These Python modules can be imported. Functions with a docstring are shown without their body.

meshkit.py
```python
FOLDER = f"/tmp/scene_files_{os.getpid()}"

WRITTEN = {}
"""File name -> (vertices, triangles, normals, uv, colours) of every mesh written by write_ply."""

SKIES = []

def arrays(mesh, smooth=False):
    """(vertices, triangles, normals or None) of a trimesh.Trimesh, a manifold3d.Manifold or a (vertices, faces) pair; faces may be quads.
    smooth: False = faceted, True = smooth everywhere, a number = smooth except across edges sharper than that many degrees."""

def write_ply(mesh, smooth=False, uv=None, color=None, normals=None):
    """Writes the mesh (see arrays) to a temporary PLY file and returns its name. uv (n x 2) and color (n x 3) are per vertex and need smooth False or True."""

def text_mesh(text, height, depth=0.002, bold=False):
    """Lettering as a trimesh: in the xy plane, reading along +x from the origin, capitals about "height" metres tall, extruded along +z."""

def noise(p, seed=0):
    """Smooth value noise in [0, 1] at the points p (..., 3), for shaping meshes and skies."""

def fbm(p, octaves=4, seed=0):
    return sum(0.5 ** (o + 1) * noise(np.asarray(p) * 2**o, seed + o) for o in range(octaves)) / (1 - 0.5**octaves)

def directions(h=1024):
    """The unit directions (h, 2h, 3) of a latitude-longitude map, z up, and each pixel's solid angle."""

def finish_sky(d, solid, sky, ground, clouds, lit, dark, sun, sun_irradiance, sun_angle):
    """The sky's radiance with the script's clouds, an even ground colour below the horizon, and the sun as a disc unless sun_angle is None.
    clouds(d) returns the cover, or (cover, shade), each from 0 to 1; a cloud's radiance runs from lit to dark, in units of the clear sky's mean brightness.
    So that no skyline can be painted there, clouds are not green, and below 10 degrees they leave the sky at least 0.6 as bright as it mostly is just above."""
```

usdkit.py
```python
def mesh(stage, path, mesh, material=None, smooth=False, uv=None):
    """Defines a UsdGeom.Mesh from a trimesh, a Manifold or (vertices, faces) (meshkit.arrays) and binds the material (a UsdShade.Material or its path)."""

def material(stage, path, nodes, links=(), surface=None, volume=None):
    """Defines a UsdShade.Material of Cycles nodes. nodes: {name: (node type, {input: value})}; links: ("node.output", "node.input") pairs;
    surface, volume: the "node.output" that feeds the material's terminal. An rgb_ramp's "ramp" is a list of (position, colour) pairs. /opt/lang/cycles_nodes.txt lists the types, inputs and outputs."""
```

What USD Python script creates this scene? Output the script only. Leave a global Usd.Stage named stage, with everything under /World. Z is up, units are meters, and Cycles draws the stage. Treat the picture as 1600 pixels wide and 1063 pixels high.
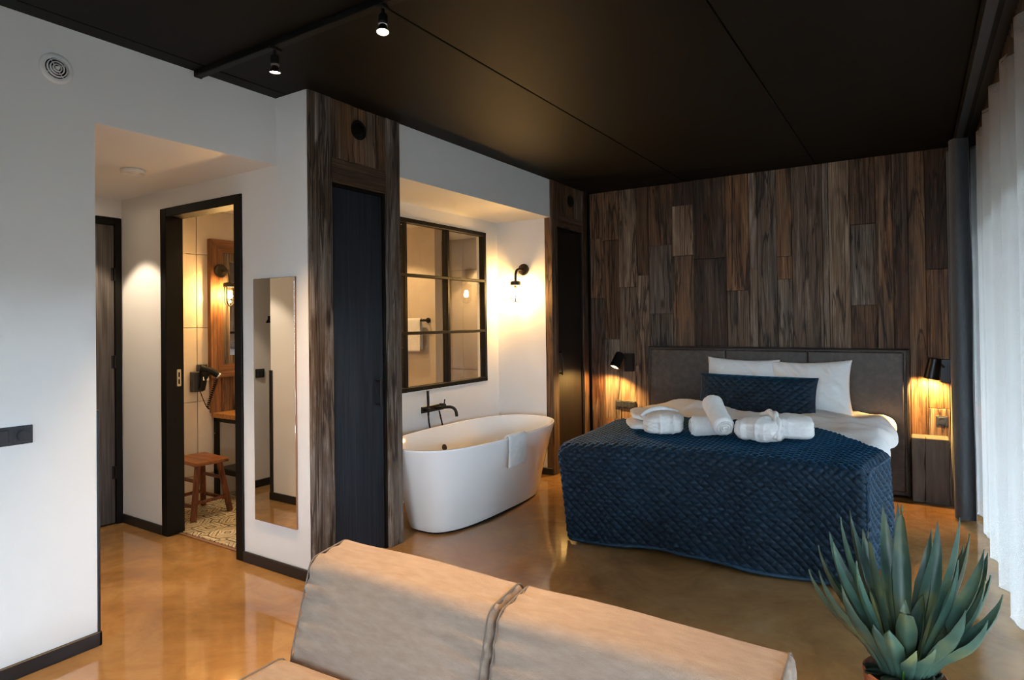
import math, random
import numpy as np, trimesh, manifold3d as m3
import shapely.geometry as sg
import usdkit, meshkit
from pxr import Usd, UsdGeom, UsdLux, UsdShade, Gf, Sdf

stage = Usd.Stage.CreateInMemory()
UsdGeom.SetStageUpAxis(stage, UsdGeom.Tokens.z)
UsdGeom.Xform.Define(stage, '/World'); UsdGeom.Scope.Define(stage, '/World/Looks')
PI = math.pi
rng = np.random.default_rng(7)

# ------------------------------------------------------------------ camera, sky, exposure
F, YAW, PITCH, ROLL, CX, CY = 979.77, 0.571657, 0.0104744, -0.0126745, 801.04, 491.32
fwd = np.array([-math.sin(YAW) * math.cos(PITCH), math.cos(YAW) * math.cos(PITCH), math.sin(PITCH)])
rt0 = np.array([math.cos(YAW), math.sin(YAW), 0.0]); up0 = np.cross(rt0, fwd)
rt = rt0 * math.cos(ROLL) + up0 * math.sin(ROLL); upv = np.cross(rt, fwd)
cam = UsdGeom.Camera.Define(stage, '/World/Camera')
cam.CreateHorizontalApertureAttr(36.0); cam.CreateVerticalApertureAttr(36.0 * 1063 / 1600)
cam.CreateFocalLengthAttr(F / 1600 * 36.0)
cam.CreateHorizontalApertureOffsetAttr((800 - CX) / 1600 * 36.0)
cam.CreateVerticalApertureOffsetAttr((CY - 531.5) / 1600 * 36.0)
cam.CreateClippingRangeAttr(Gf.Vec2f(0.05, 200))
cam.AddTransformOp().Set(Gf.Matrix4d(*[float(v) for r in (np.r_[rt, 0], np.r_[upv, 0], np.r_[-fwd, 0], [0, 0, 1.4, 1]) for v in r]))
cam.CreateExposureAttr(0.0)
SKY, LAMP = 5.7, 3.9
dome = UsdLux.DomeLight.Define(stage, '/World/Sky')
dome.CreateIntensityAttr(SKY); dome.CreateColorAttr(Gf.Vec3f(0.70, 0.85, 1.0))

# ------------------------------------------------------------------ prim helpers
used = {}
def path_for(name, parent):
    base = parent + '/' + name
    n = used.get(base, 0); used[base] = n + 1
    return base if n == 0 else '%s_%03d' % (base, n)
def keys(prim, **kw):
    for k, v in kw.items():
        if v: prim.SetCustomDataByKey(k, v)
def thing(name, label, cat, loc=(0, 0, 0), group=None, rotz=0):
    x = UsdGeom.Xform.Define(stage, path_for(name, '/World'))
    x.AddTranslateOp().Set(Gf.Vec3d(*map(float, loc)))
    if rotz: x.AddRotateZOp().Set(math.degrees(rotz))
    keys(x.GetPrim(), label=label, category=cat, group=group)
    return str(x.GetPath())
def holder(name, **kw):
    x = UsdGeom.Xform.Define(stage, path_for(name, '/World')); keys(x.GetPrim(), **kw); return str(x.GetPath())
def put(name, mesh, mat, parent='/World', smooth=35, **kw):
    p = path_for(name, parent)
    m = usdkit.mesh(stage, p, mesh, '/World/Looks/' + mat, smooth)
    keys(m.GetPrim(), **kw)
    return p
def struct(name, mesh, mat, smooth=False, **kw):
    return put(name, mesh, mat, smooth=smooth, kind='structure', **kw)
def copy_of(src, name, label, loc, rotz=0, group=None):
    cat = stage.GetPrimAtPath(src).GetCustomDataByKey('category')
    x = UsdGeom.Xform.Define(stage, path_for(name, '/World'))
    x.GetPrim().GetReferences().AddInternalReference(src); x.GetPrim().SetInstanceable(True)
    x.ClearXformOpOrder()
    x.MakeMatrixXform().Set(Gf.Matrix4d().SetRotate(Gf.Rotation(Gf.Vec3d(0, 0, 1), math.degrees(rotz))) * Gf.Matrix4d().SetTranslate(Gf.Vec3d(*map(float, loc))))
    keys(x.GetPrim(), label=label, category=cat, group=group)
    return str(x.GetPath())

# ------------------------------------------------------------------ mesh helpers
def cat(*ms): return trimesh.util.concatenate([m for m in ms])
def box(x0, x1, y0, y1, z0, z1, c=0.0):
    if c <= 0:
        m = trimesh.creation.box([x1 - x0, y1 - y0, z1 - z0]); m.apply_translation([(x0 + x1) / 2, (y0 + y1) / 2, (z0 + z1) / 2]); return m
    c = min(c, (x1 - x0) / 2.01, (y1 - y0) / 2.01, (z1 - z0) / 2.01)
    P = []
    for a in (0, 1):
        for b in (0, 1):
            for d in (0, 1):
                X, Y, Z = (x0, x1)[a], (y0, y1)[b], (z0, z1)[d]
                sx, sy, sz = (c, -c)[a], (c, -c)[b], (c, -c)[d]
                P += [(X, Y + sy, Z + sz), (X + sx, Y, Z + sz), (X + sx, Y + sy, Z)]
    return trimesh.convex.convex_hull(np.array(P))
def rbox(x0, x1, y0, y1, z0, z1, r, n=10):
    P = []
    s = trimesh.creation.icosphere(2, r).vertices
    for X in (x0 + r, x1 - r):
        for Y in (y0 + r, y1 - r):
            for Z in (z0 + r, z1 - r): P.append(s + [X, Y, Z])
    return trimesh.convex.convex_hull(np.vstack(P))
def frame_of(axis):
    a = np.array(axis, float); a /= np.linalg.norm(a)
    u = np.cross(a, [0, 0, 1.0] if abs(a[2]) < .9 else [1.0, 0, 0]); u /= np.linalg.norm(u)
    return u, np.cross(a, u), a
def lathe(prof, n=40, at=(0, 0, 0), axis=(0, 0, 1)):
    """prof: (radius, height along the axis) points, from one end to the other"""
    u, v, a = frame_of(axis); pr = np.array(prof, float)
    th = np.arange(n) * 2 * PI / n
    V = (pr[:, 0, None, None] * (np.cos(th)[None, :, None] * u + np.sin(th)[None, :, None] * v) + pr[:, 1, None, None] * a).reshape(-1, 3) + np.array(at, float)
    f = []
    for i in range(len(pr) - 1):
        for j in range(n):
            k = (j + 1) % n
            f += [(i * n + j, i * n + k, (i + 1) * n + k), (i * n + j, (i + 1) * n + k, (i + 1) * n + j)]
    m = trimesh.Trimesh(V, f, process=False); m.merge_vertices(); m.update_faces(m.nondegenerate_faces()); m.fix_normals()
    return m
def disc(r, h, at, axis, n=40, c=0.1):
    b = min(r, h) * c
    return lathe([(0, 0), (r - b, 0), (r, b), (r, h - b), (r - b, h), (0, h)], n, at, axis)
def tube(pts, r, n=10, caps=True):
    p = np.array(pts, float); L = len(p); t = np.gradient(p, axis=0); t /= np.linalg.norm(t, axis=1, keepdims=True) + 1e-12
    r = np.broadcast_to(r, (L,))
    u = np.zeros_like(p); u[0] = frame_of(t[0])[0]
    for i in range(1, L):
        w = u[i - 1] - t[i] * (u[i - 1] @ t[i]); u[i] = w / (np.linalg.norm(w) + 1e-12)
    w = np.cross(t, u); th = np.arange(n) * 2 * PI / n
    V = (p[:, None] + r[:, None, None] * (np.cos(th)[None, :, None] * u[:, None] + np.sin(th)[None, :, None] * w[:, None])).reshape(-1, 3)
    f = []
    for i in range(L - 1):
        for j in range(n):
            k = (j + 1) % n
            f += [(i * n + j, i * n + k, (i + 1) * n + k), (i * n + j, (i + 1) * n + k, (i + 1) * n + j)]
    if caps:
        V = np.vstack([V, p[0], p[-1]]); a, b = L * n, L * n + 1
        for j in range(n):
            k = (j + 1) % n
            f += [(a, k, j), (b, (L - 1) * n + j, (L - 1) * n + k)]
    return trimesh.Trimesh(V, f, process=False)
def bez(p0, p1, p2, p3, n=16):
    t = np.linspace(0, 1, n)[:, None]; p0, p1, p2, p3 = (np.array(q, float) for q in (p0, p1, p2, p3))
    return (1 - t) ** 3 * p0 + 3 * (1 - t) ** 2 * t * p1 + 3 * (1 - t) * t * t * p2 + t ** 3 * p3
def bar(p, q, w, h=None, c=.003, roll=0):
    """square bar between two points"""
    p, q = np.array(p, float), np.array(q, float); L = np.linalg.norm(q - p); h = h or w
    m = box(-w / 2, w / 2, -h / 2, h / 2, 0, L, c); u, v, a = frame_of(q - p)
    T = np.eye(4); T[:3, 0] = u * math.cos(roll) + v * math.sin(roll); T[:3, 1] = np.cross(a, T[:3, 0]); T[:3, 2] = a; T[:3, 3] = p
    m.apply_transform(T); return m
def grid(V, close=False):
    """V (r, c, 3) -> mesh"""
    r, c = V.shape[:2]
    i, j = np.meshgrid(np.arange(r - 1), np.arange(c - (0 if close else 1)), indexing='ij'); k = (j + 1) % c
    q = np.stack([i * c + j, i * c + k, (i + 1) * c + k, (i + 1) * c + j], -1).reshape(-1, 4)
    return trimesh.Trimesh(V.reshape(-1, 3), np.vstack([q[:, [0, 1, 2]], q[:, [0, 2, 3]]]), process=False)
def extr(poly, h, at=(0, 0, 0), X=(1, 0, 0), Y=(0, 1, 0)):
    m = trimesh.creation.extrude_polygon(poly, h, engine='earcut')
    T = np.eye(4); T[:3, 0] = X; T[:3, 1] = Y; T[:3, 2] = np.cross(X, Y); T[:3, 3] = at
    m.apply_transform(T); return m
def loft(rings, cap=True):
    V = np.array(rings); m = grid(V, close=True); n = V.shape[1]
    if cap:
        v = np.vstack([m.vertices, V[0].mean(0), V[-1].mean(0)]); a = len(v) - 2; b = a + 1; o = (len(V) - 1) * n
        f = [(a, (j + 1) % n, j) for j in range(n)] + [(b, o + j, o + (j + 1) % n) for j in range(n)]
        m = trimesh.Trimesh(v, np.vstack([m.faces, f]), process=False)
    if m.volume < 0: m.invert()
    return m
def disp(m, amp, scale, seed=0, octaves=3):
    n = m.vertex_normals; v = np.array(m.vertices); d = meshkit.fbm(v * scale, octaves, seed) - .5
    m.vertices = v + n * (2 * amp * d)[:, None]; return m

# ------------------------------------------------------------------ materials
def M(name, nodes, links=(), surface='p.BSDF'):
    usdkit.material(stage, '/World/Looks/' + name, nodes, links, surface)
def plain(name, col, rough=.5, bump=0, bscale=60, **kw):
    n = {'p': ('principled_bsdf', dict(base_color=col, roughness=rough, **kw))}; l = []
    if bump:
        n |= {'g': ('geometry', {}), 'n': ('noise_texture', {'scale': bscale, 'detail': 4}), 'b': ('bump', {'strength': .5, 'distance': bump})}
        l = [('g.position', 'n.vector'), ('n.fac', 'b.height'), ('b.normal', 'p.normal')]
    M(name, n, l)
def mottled(name, cols, scale=4, rough=.6, bump=.0006, bscale=200, detail=5, stretch=(1, 1, 1), **kw):
    M(name, {'g': ('geometry', {}), 'm': ('mapping', {'scale': stretch}), 'n': ('noise_texture', {'scale': scale, 'detail': detail, 'roughness': .6}), 'r': ('rgb_ramp', {'ramp': [(.3 + .4 * i / max(1, len(cols) - 1), c) for i, c in enumerate(cols)]}),
             'n2': ('noise_texture', {'scale': bscale, 'detail': 3}), 'b': ('bump', {'strength': .6, 'distance': bump}), 'p': ('principled_bsdf', dict(roughness=rough, **kw))},
      [('g.position', 'm.vector'), ('m.vector', 'n.vector'), ('n.fac', 'r.fac'), ('r.color', 'p.base_color'), ('g.position', 'n2.vector'), ('n2.fac', 'b.height'), ('b.normal', 'p.normal')])
def wood(name, dark, mid, light, axis=2, seed=0, rough=.65, bump=.0025, stain=None, fine=1.0, ring=.45, knot=1.0, crack=.0, fleck=.0, vary=(1.0, 1.0)):
    st = [1.0, 1.0, 1.0]; st[axis] = .045
    st2 = [1.0, 1.0, 1.0]; st2[axis] = .012
    st3 = [1.0, 1.0, 1.0]; st3[axis] = .35
    st4 = [1.0, 1.0, 1.0]; st4[axis] = .10
    st5 = [1.0, 1.0, 1.0]; st5[axis] = .5
    st6 = [1.0, 1.0, 1.0]; st6[axis] = .06
    n = {'g': ('geometry', {}), 'o': ('object_info', {}), 'k': ('vector_math', {'math_type': 'scale', 'scale': 37.0, 'vector1': (1, 1, 1)}), 'kk': ('combine_xyz', {}),
         'mm': ('math', {'math_type': 'multiply', 'value2': 41.0 + seed}), 'a': ('vector_math', {'math_type': 'add'}),
         'm': ('mapping', {'scale': st}), 'n': ('noise_texture', {'scale': 26, 'detail': 6, 'roughness': .62, 'distortion': .35}),
         'm2': ('mapping', {'scale': st2}), 'n2': ('noise_texture', {'scale': 190 * fine, 'detail': 3}),
         'm3': ('mapping', {'scale': st3}), 'n3': ('noise_texture', {'scale': 6.0, 'detail': 6, 'roughness': .68}),
         'r': ('rgb_ramp', {'ramp': [(.28, dark), (.5, mid), (.72, light)]}), 'r2': ('rgb_ramp', {'ramp': [(.3, (.34, .31, .29)), (.62, (1.2, 1.2, 1.2))]}),
         'r3': ('rgb_ramp', {'ramp': [(.44, (0, 0, 0)), (.58, (1, 1, 1))]}),
         'm4': ('mapping', {'scale': st4}), 'n4': ('noise_texture', {'scale': 3.2, 'detail': 2, 'roughness': .5, 'distortion': .25}), 's4': ('math', {'math_type': 'multiply', 'value2': 95.0}), 'w4': ('math', {'math_type': 'sine'}), 'r4': ('rgb_ramp', {'ramp': [(.0, (.55, .5, .46)), (.45, (1, 1, 1)), (1, (1.06, 1.06, 1.06))]}), 'q4': ('map_range', {'from_min': -1, 'from_max': 1}),
         'v5': ('voronoi_texture', {'scale': 5.5, 'randomness': 1}), 'r5': ('rgb_ramp', {'ramp': [(0, (.16, .12, .10)), (.07, (.28, .22, .18)), (.12, (.75, .72, .70)), (.17, (1, 1, 1))]}), 'z': ('mix_color', {'blend_type': 'multiply', 'fac': ring}), 'zz': ('mix_color', {'blend_type': 'multiply', 'fac': knot}),
         'm6': ('mapping', {'scale': st6}), 'n6': ('noise_texture', {'scale': 10, 'detail': 4, 'roughness': .55, 'distortion': .4}), 'd6': ('math', {'math_type': 'subtract', 'value2': .5}), 'a6': ('math', {'math_type': 'absolute'}), 'r6': ('rgb_ramp', {'ramp': [(0, (.12, .09, .07)), (.010, (.30, .25, .22)), (.022, (.9, .88, .86)), (.04, (1, 1, 1))]}), 'c6': ('mix_color', {'blend_type': 'multiply', 'fac': crack}),
         'n7': ('noise_texture', {'scale': 42, 'detail': 4, 'roughness': .7}), 'r7': ('map_range', {'from_min': .60, 'from_max': .74, 'to_min': 0, 'to_max': fleck, 'clamp': True}), 'c7': ('mix_color', {'b': light}),
         'hv': ('hsv', {}), 'rv': ('map_range', {'to_min': vary[0], 'to_max': vary[1]}), 'x': ('mix_color', {'blend_type': 'multiply', 'fac': .85}), 'y': ('mix_color', {'blend_type': 'mix', 'b': stain or mid}),
         'bm': ('math', {'math_type': 'add'}), 'b': ('bump', {'strength': .8, 'distance': bump}), 'p': ('principled_bsdf', {'roughness': rough, 'specular_ior_level': .35})}
    l = [('o.random', 'mm.value1'), ('mm.value', 'kk.x'), ('mm.value', 'kk.z'), ('g.position', 'a.vector1'), ('kk.vector', 'a.vector2'),
         ('a.vector', 'm.vector'), ('m.vector', 'n.vector'), ('a.vector', 'm2.vector'), ('m2.vector', 'n2.vector'), ('a.vector', 'm3.vector'), ('m3.vector', 'n3.vector'),
         ('n.fac', 'r.fac'), ('n2.fac', 'r2.fac'), ('n3.fac', 'r3.fac'), ('r.color', 'y.a'), ('r3.color', 'y.fac'), ('y.result', 'x.a'), ('r2.color', 'x.b'), ('x.result', 'z.a'), ('r4.color', 'z.b'), ('z.result', 'zz.a'), ('r5.color', 'zz.b'), ('a.vector', 'm6.vector'), ('m6.vector', 'n6.vector'), ('n6.fac', 'd6.value1'), ('d6.value', 'a6.value1'), ('a6.value', 'r6.fac'), ('zz.result', 'c6.a'), ('r6.color', 'c6.b'), ('m.vector', 'n7.vector'), ('n7.fac', 'r7.value'), ('c6.result', 'c7.a'), ('r7.result', 'c7.fac'), ('c7.result', 'hv.color'), ('o.random', 'rv.value'), ('rv.result', 'hv.value'), ('hv.color', 'p.base_color'),
         ('a.vector', 'm4.vector'), ('m4.vector', 'n4.vector'), ('n4.fac', 's4.value1'), ('s4.value', 'w4.value1'), ('w4.value', 'q4.value'), ('q4.result', 'r4.fac'), ('m3.vector', 'v5.vector'), ('v5.distance', 'r5.fac'),
         ('n.fac', 'bm.value1'), ('n2.fac', 'bm.value2'), ('bm.value', 'b.height'), ('b.normal', 'p.normal')]
    # the stain factor is a colour; feed it through a grey conversion
    n['bw'] = ('rgb_to_bw', {}); l = [x for x in l if x != ('r3.color', 'y.fac')] + [('r3.color', 'bw.color'), ('bw.val', 'y.fac')]
    del n['k']
    M(name, n, l)
def glow(name, col, s): M(name, {'e': ('emission', {'color': col, 'strength': s})}, surface='e.emission')

plain('white_wall', (.80, .80, .79), .55, .0004, 180)
plain('black_ceiling', (.0062, .0058, .0055), .6, .0002, 300, specular_ior_level=.14)
plain('gap_black', (.003, .003, .003), .8)
plain('dark_trim', (.014, .013, .014), .38)
plain('dark_frame', (.0055, .0045, .004), .5, specular_ior_level=.2)
plain('black_metal', (.012, .011, .011), .35, metallic=.4)
plain('rail_black', (.005, .005, .005), .5, specular_ior_level=.2)
plain('bronze_metal', (.045, .035, .025), .4, metallic=.7)
plain('steel', (.55, .55, .56), .25, metallic=1.0)
plain('chrome_white', (.75, .75, .74), .35)
plain('switch_black', (.022, .024, .03), .4)
plain('tub_white', (.84, .84, .84), .12, coat_weight=.3)
plain('mirror', (.92, .92, .92), .01, metallic=1.0)
plain('copper_edge', (.25, .13, .08), .4)
M('floor_epoxy', {'g': ('geometry', {}), 'n': ('noise_texture', {'scale': 1.1, 'detail': 7, 'roughness': .62, 'distortion': 1.6}), 'r': ('rgb_ramp', {'ramp': [(.25, (.235, .125, .043)), (.45, (.325, .182, .068)), (.6, (.375, .22, .088)), (.78, (.45, .28, .13))]}),
                  'n2': ('noise_texture', {'scale': 3.5, 'detail': 6, 'roughness': .7, 'distortion': 2.5}), 'r2': ('rgb_ramp', {'ramp': [(.35, (.78, .74, .70)), (.65, (1.12, 1.1, 1.08))]}), 'x': ('mix_color', {'blend_type': 'multiply', 'fac': .55}),
                  'n3': ('noise_texture', {'scale': 5, 'detail': 3}), 'rr': ('map_range', {'from_min': .3, 'from_max': .7, 'to_min': .035, 'to_max': .10}), 'b': ('bump', {'strength': .25, 'distance': .0012}), 'p': ('principled_bsdf', {'specular_ior_level': .5, 'coat_weight': .25, 'coat_roughness': .05})},
  [('g.position', 'n.vector'), ('g.position', 'n2.vector'), ('g.position', 'n3.vector'), ('n.fac', 'r.fac'), ('n2.fac', 'r2.fac'), ('r.color', 'x.a'), ('r2.color', 'x.b'), ('x.result', 'p.base_color'), ('n3.fac', 'rr.value'), ('rr.result', 'p.roughness'), ('n3.fac', 'b.height'), ('b.normal', 'p.normal')])
wood('plank_brown', (.020, .010, .005), (.070, .039, .021), (.17, .108, .064), seed=1, stain=(.13, .065, .03), ring=.55, crack=.9, fleck=.75, vary=(1.0, 2.0))
wood('plank_grey', (.030, .022, .016), (.092, .070, .053), (.21, .168, .135), seed=2, stain=(.10, .066, .042), ring=.55, crack=.9, fleck=.75, vary=(1.0, 2.0))
wood('plank_dark', (.012, .008, .006), (.042, .025, .016), (.13, .085, .055), seed=3, stain=(.05, .02, .008), ring=.55, crack=.9, fleck=.75, vary=(1.0, 2.0))
wood('plank_orange', (.035, .015, .005), (.105, .050, .020), (.20, .11, .055), seed=4, stain=(.08, .04, .02), ring=.55, crack=.9, fleck=.75, vary=(1.0, 2.0))
wood('plank_pale', (.040, .025, .015), (.115, .076, .049), (.25, .185, .13), seed=5, stain=(.12, .075, .045), ring=.55, crack=.9, fleck=.75, vary=(1.0, 2.0))
wood('beam_dark', (.018, .010, .006), (.060, .036, .022), (.15, .10, .066), seed=6, stain=(.10, .05, .02), ring=.5, crack=.9, fleck=.7, vary=(1.4, 1.8))
wood('beam_grey', (.035, .027, .022), (.115, .092, .076), (.27, .23, .20), seed=7, stain=(.07, .045, .028), ring=.5, crack=.9, fleck=.7, vary=(1.4, 1.8))
wood('lintel_wood', (.020, .011, .006), (.075, .042, .022), (.17, .11, .066), axis=1, seed=8)
wood('bath_oak', (.20, .085, .025), (.42, .20, .065), (.55, .30, .11), axis=1, seed=9, rough=.4, bump=.0006)
wood('bath_frame_v', (.055, .020, .008), (.19, .080, .030), (.32, .16, .07), axis=2, seed=10, rough=.55)
wood('bath_frame_h', (.055, .020, .008), (.19, .080, .030), (.32, .16, .07), axis=1, seed=11, rough=.55)
wood('stool_wood', (.035, .008, .003), (.135, .032, .010), (.27, .085, .028), axis=2, seed=12, rough=.35, bump=.001)
wood('stool_seat', (.06, .018, .006), (.23, .075, .022), (.36, .15, .05), axis=0, seed=13, rough=.35, bump=.001)
wood('blue_door', (.010, .014, .020), (.016, .021, .029), (.022, .029, .039), axis=2, seed=14, rough=.42, bump=.0008, ring=.3, knot=0.0)
wood('black_door', (.006, .0045, .004), (.011, .008, .007), (.018, .013, .011), axis=2, seed=15, rough=.45, bump=.0008, ring=.3, knot=0.0)
wood('entry_door', (.06, .052, .046), (.10, .088, .080), (.16, .142, .130), axis=2, seed=16, rough=.5, bump=.0008)
mottled('block_oak', [(.085, .074, .066), (.12, .106, .096), (.15, .134, .122)], 9, .75, .0008, 160, stretch=(3, 3, .35))
mottled('leather', [(.034, .025, .019), (.052, .039, .030), (.080, .062, .048)], 22, .5, .0005, 260)
plain('leather_edge', (.030, .024, .020), .45)
plain('linen_white', (.82, .81, .80), .75, .0005, 400)
mottled('terry_white', [(.74, .73, .72), (.83, .82, .80)], 30, .9, .0025, 420, sheen_weight=.2)
M('velvet_blue', {'g': ('geometry', {}), 'n': ('noise_texture', {'scale': 260, 'detail': 2}), 'n2': ('noise_texture', {'scale': 2.5, 'detail': 2}), 'r': ('rgb_ramp', {'ramp': [(.3, (.0012, .011, .024)), (.7, (.002, .018, .038))]}),
                  'b': ('bump', {'strength': .3, 'distance': .0008}), 'p': ('principled_bsdf', {'roughness': .55, 'specular_ior_level': .25, 'sheen_weight': .75, 'sheen_roughness': .36, 'sheen_tint': (.06, .45, .95)})},
  [('g.position', 'n.vector'), ('g.position', 'n2.vector'), ('n2.fac', 'r.fac'), ('r.color', 'p.base_color'), ('n.fac', 'b.height'), ('b.normal', 'p.normal')])
plain('piping_blue', (.006, .04, .085), .6)
mottled('sofa_cloth', [(.245, .176, .130), (.283, .208, .156), (.318, .240, .184)], 34, .85, .0022, 420, detail=9, stretch=(.5, 1.6, 1.6), sheen_weight=.35, sheen_roughness=.4, sheen_tint=(.9, .8, .72))
plain('sofa_piping', (.15, .115, .092), .8)
mottled('drape_grey', [(.038, .042, .047), (.058, .062, .068)], 90, .7, .0008, 500, stretch=(1, 1, .25), sheen_weight=.3)
mottled('tile_beige', [(.52, .44, .36), (.60, .52, .43)], 4, .35, .0001, 60)
plain('grout', (.42, .36, .29), .8)
mottled('terracotta', [(.20, .065, .028), (.36, .135, .062)], 40, .75, .006, 75, stretch=(1, 1, 3.5))
mottled('pebble_dark', [(.012, .012, .014), (.05, .05, .055)], 30, .45, .001, 200)
M('agave', {'g': ('geometry', {}), 'o': ('object_info', {}), 'n': ('noise_texture', {'scale': 7, 'detail': 3}), 'r': ('rgb_ramp', {'ramp': [(.3, (.024, .062, .046)), (.50, (.062, .122, .090)), (.64, (.15, .175, .075))]}), 'h': ('hsv', {}), 'rr': ('map_range', {'to_min': .6, 'to_max': 1.35}),
            'p': ('principled_bsdf', {'roughness': .42, 'specular_ior_level': .45, 'subsurface_weight': .0})},
  [('g.position', 'n.vector'), ('n.fac', 'r.fac'), ('r.color', 'h.color'), ('o.random', 'rr.value'), ('rr.result', 'h.value'), ('h.color', 'p.base_color')])
plain('leaf_edge', (.16, .03, .03), .5)
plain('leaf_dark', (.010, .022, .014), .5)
plain('sprout_green', (.07, .22, .02), .5)
M('sheer', {'g': ('geometry', {}), 'm': ('mapping', {'scale': (1, 1, .35)}), 'n': ('noise_texture', {'scale': 420, 'detail': 1}), 'rr': ('map_range', {'from_min': .35, 'from_max': .65, 'to_min': .20, 'to_max': .42}),
            't': ('transparent_bsdf', {'color': (1, 1, 1)}), 'l': ('translucent_bsdf', {'color': (.60, .59, .57)}), 'd': ('diffuse_bsdf', {'color': (.72, .70, .67)}), 'x': ('mix_closure', {'fac': .24}), 'y': ('mix_closure', {})},
  [('g.position', 'm.vector'), ('m.vector', 'n.vector'), ('n.fac', 'rr.value'), ('l.BSDF', 'x.closure1'), ('d.BSDF', 'x.closure2'), ('x.closure', 'y.closure1'), ('t.BSDF', 'y.closure2'), ('rr.result', 'y.fac')], surface='y.closure')
def pane(name, tint, lo, hi): M(name, {'w': ('layer_weight', {'blend': .5}), 'q': ('math', {'math_type': 'power', 'value2': 3.5}), 'f': ('math', {'math_type': 'multiply_add', 'value2': hi, 'value3': lo}), 't': ('transparent_bsdf', {'color': tint}), 'g': ('glossy_bsdf', {'color': (1, 1, 1), 'roughness': .0}), 'x': ('mix_closure', {})}, [('w.facing', 'q.value1'), ('q.value', 'f.value1'), ('f.value', 'x.fac'), ('t.BSDF', 'x.closure1'), ('g.BSDF', 'x.closure2')], 'x.closure')
pane('clear_glass', (.98, .98, .97), .03, .5); pane('window_glass', (.97, .98, .98), .04, .6); pane('bath_glass', (.97, .96, .95), .05, .22)
plain('soffit_brown', (.085, .058, .040), .7)
plain('deck_grey', (.12, .12, .115), .8); plain('lawn_far', (.09, .095, .085), .9); mottled('hedge_green', [(.030, .034, .028), (.06, .066, .05)], 1.2, .9, .05, 3)
glow('bulb_warm', (1.0, .56, .18), 420 * LAMP)
glow('bulb_bath', (1.0, .58, .20), 250 * LAMP)
glow('spot_face', (1.0, .80, .55), 60)
glow('slit_glow', (1.0, .66, .28), 9)
def tile_pattern(name, metric, flip=0):
    S = 1 / .2
    n = {'g': ('geometry', {}), 's': ('vector_math', {'math_type': 'scale', 'scale': S}), 'f': ('vector_math', {'math_type': 'fraction'}), 'c': ('vector_math', {'math_type': 'subtract', 'vector2': (.5, .5, .5)}), 'a': ('vector_math', {'math_type': 'absolute'}), 'x': ('separate_xyz', {}),
         'd': ('math', {'math_type': metric}), 'r': ('rgb_ramp', {'interpolate': False, 'ramp': [(0, (.62, .52, .34)), (.10, (.50, .40, .24)), (.16, (.05, .045, .04)), (.21, (.66, .57, .40)), (.33, (.22, .19, .15)), (.37, (.66, .57, .40)), (.47, (.06, .055, .05)), (.52, (.60, .50, .33)), (.66, (.16, .14, .11)), (.70, (.64, .55, .38)), (.82, (.07, .06, .055)), (.90, (.62, .52, .34))]}),
         'n': ('noise_texture', {'scale': 35, 'detail': 2}), 'ad': ('math', {'math_type': 'multiply_add', 'value2': .12}), 'p': ('principled_bsdf', {'roughness': .45})}
    l = [('g.position', 's.vector1'), ('s.vector', 'f.vector1'), ('f.vector', 'c.vector1'), ('c.vector', 'a.vector1'), ('a.vector', 'x.vector'), ('x.x', 'd.value1'), ('x.y', 'd.value2'), ('n.fac', 'ad.value1'), ('d.value', 'ad.value3'), ('g.position', 'n.vector'), ('ad.value', 'r.fac'), ('r.color', 'p.base_color')]
    M(name, n, l)
tile_pattern('pattern_diamond', 'add'); tile_pattern('pattern_square', 'maximum')

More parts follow.
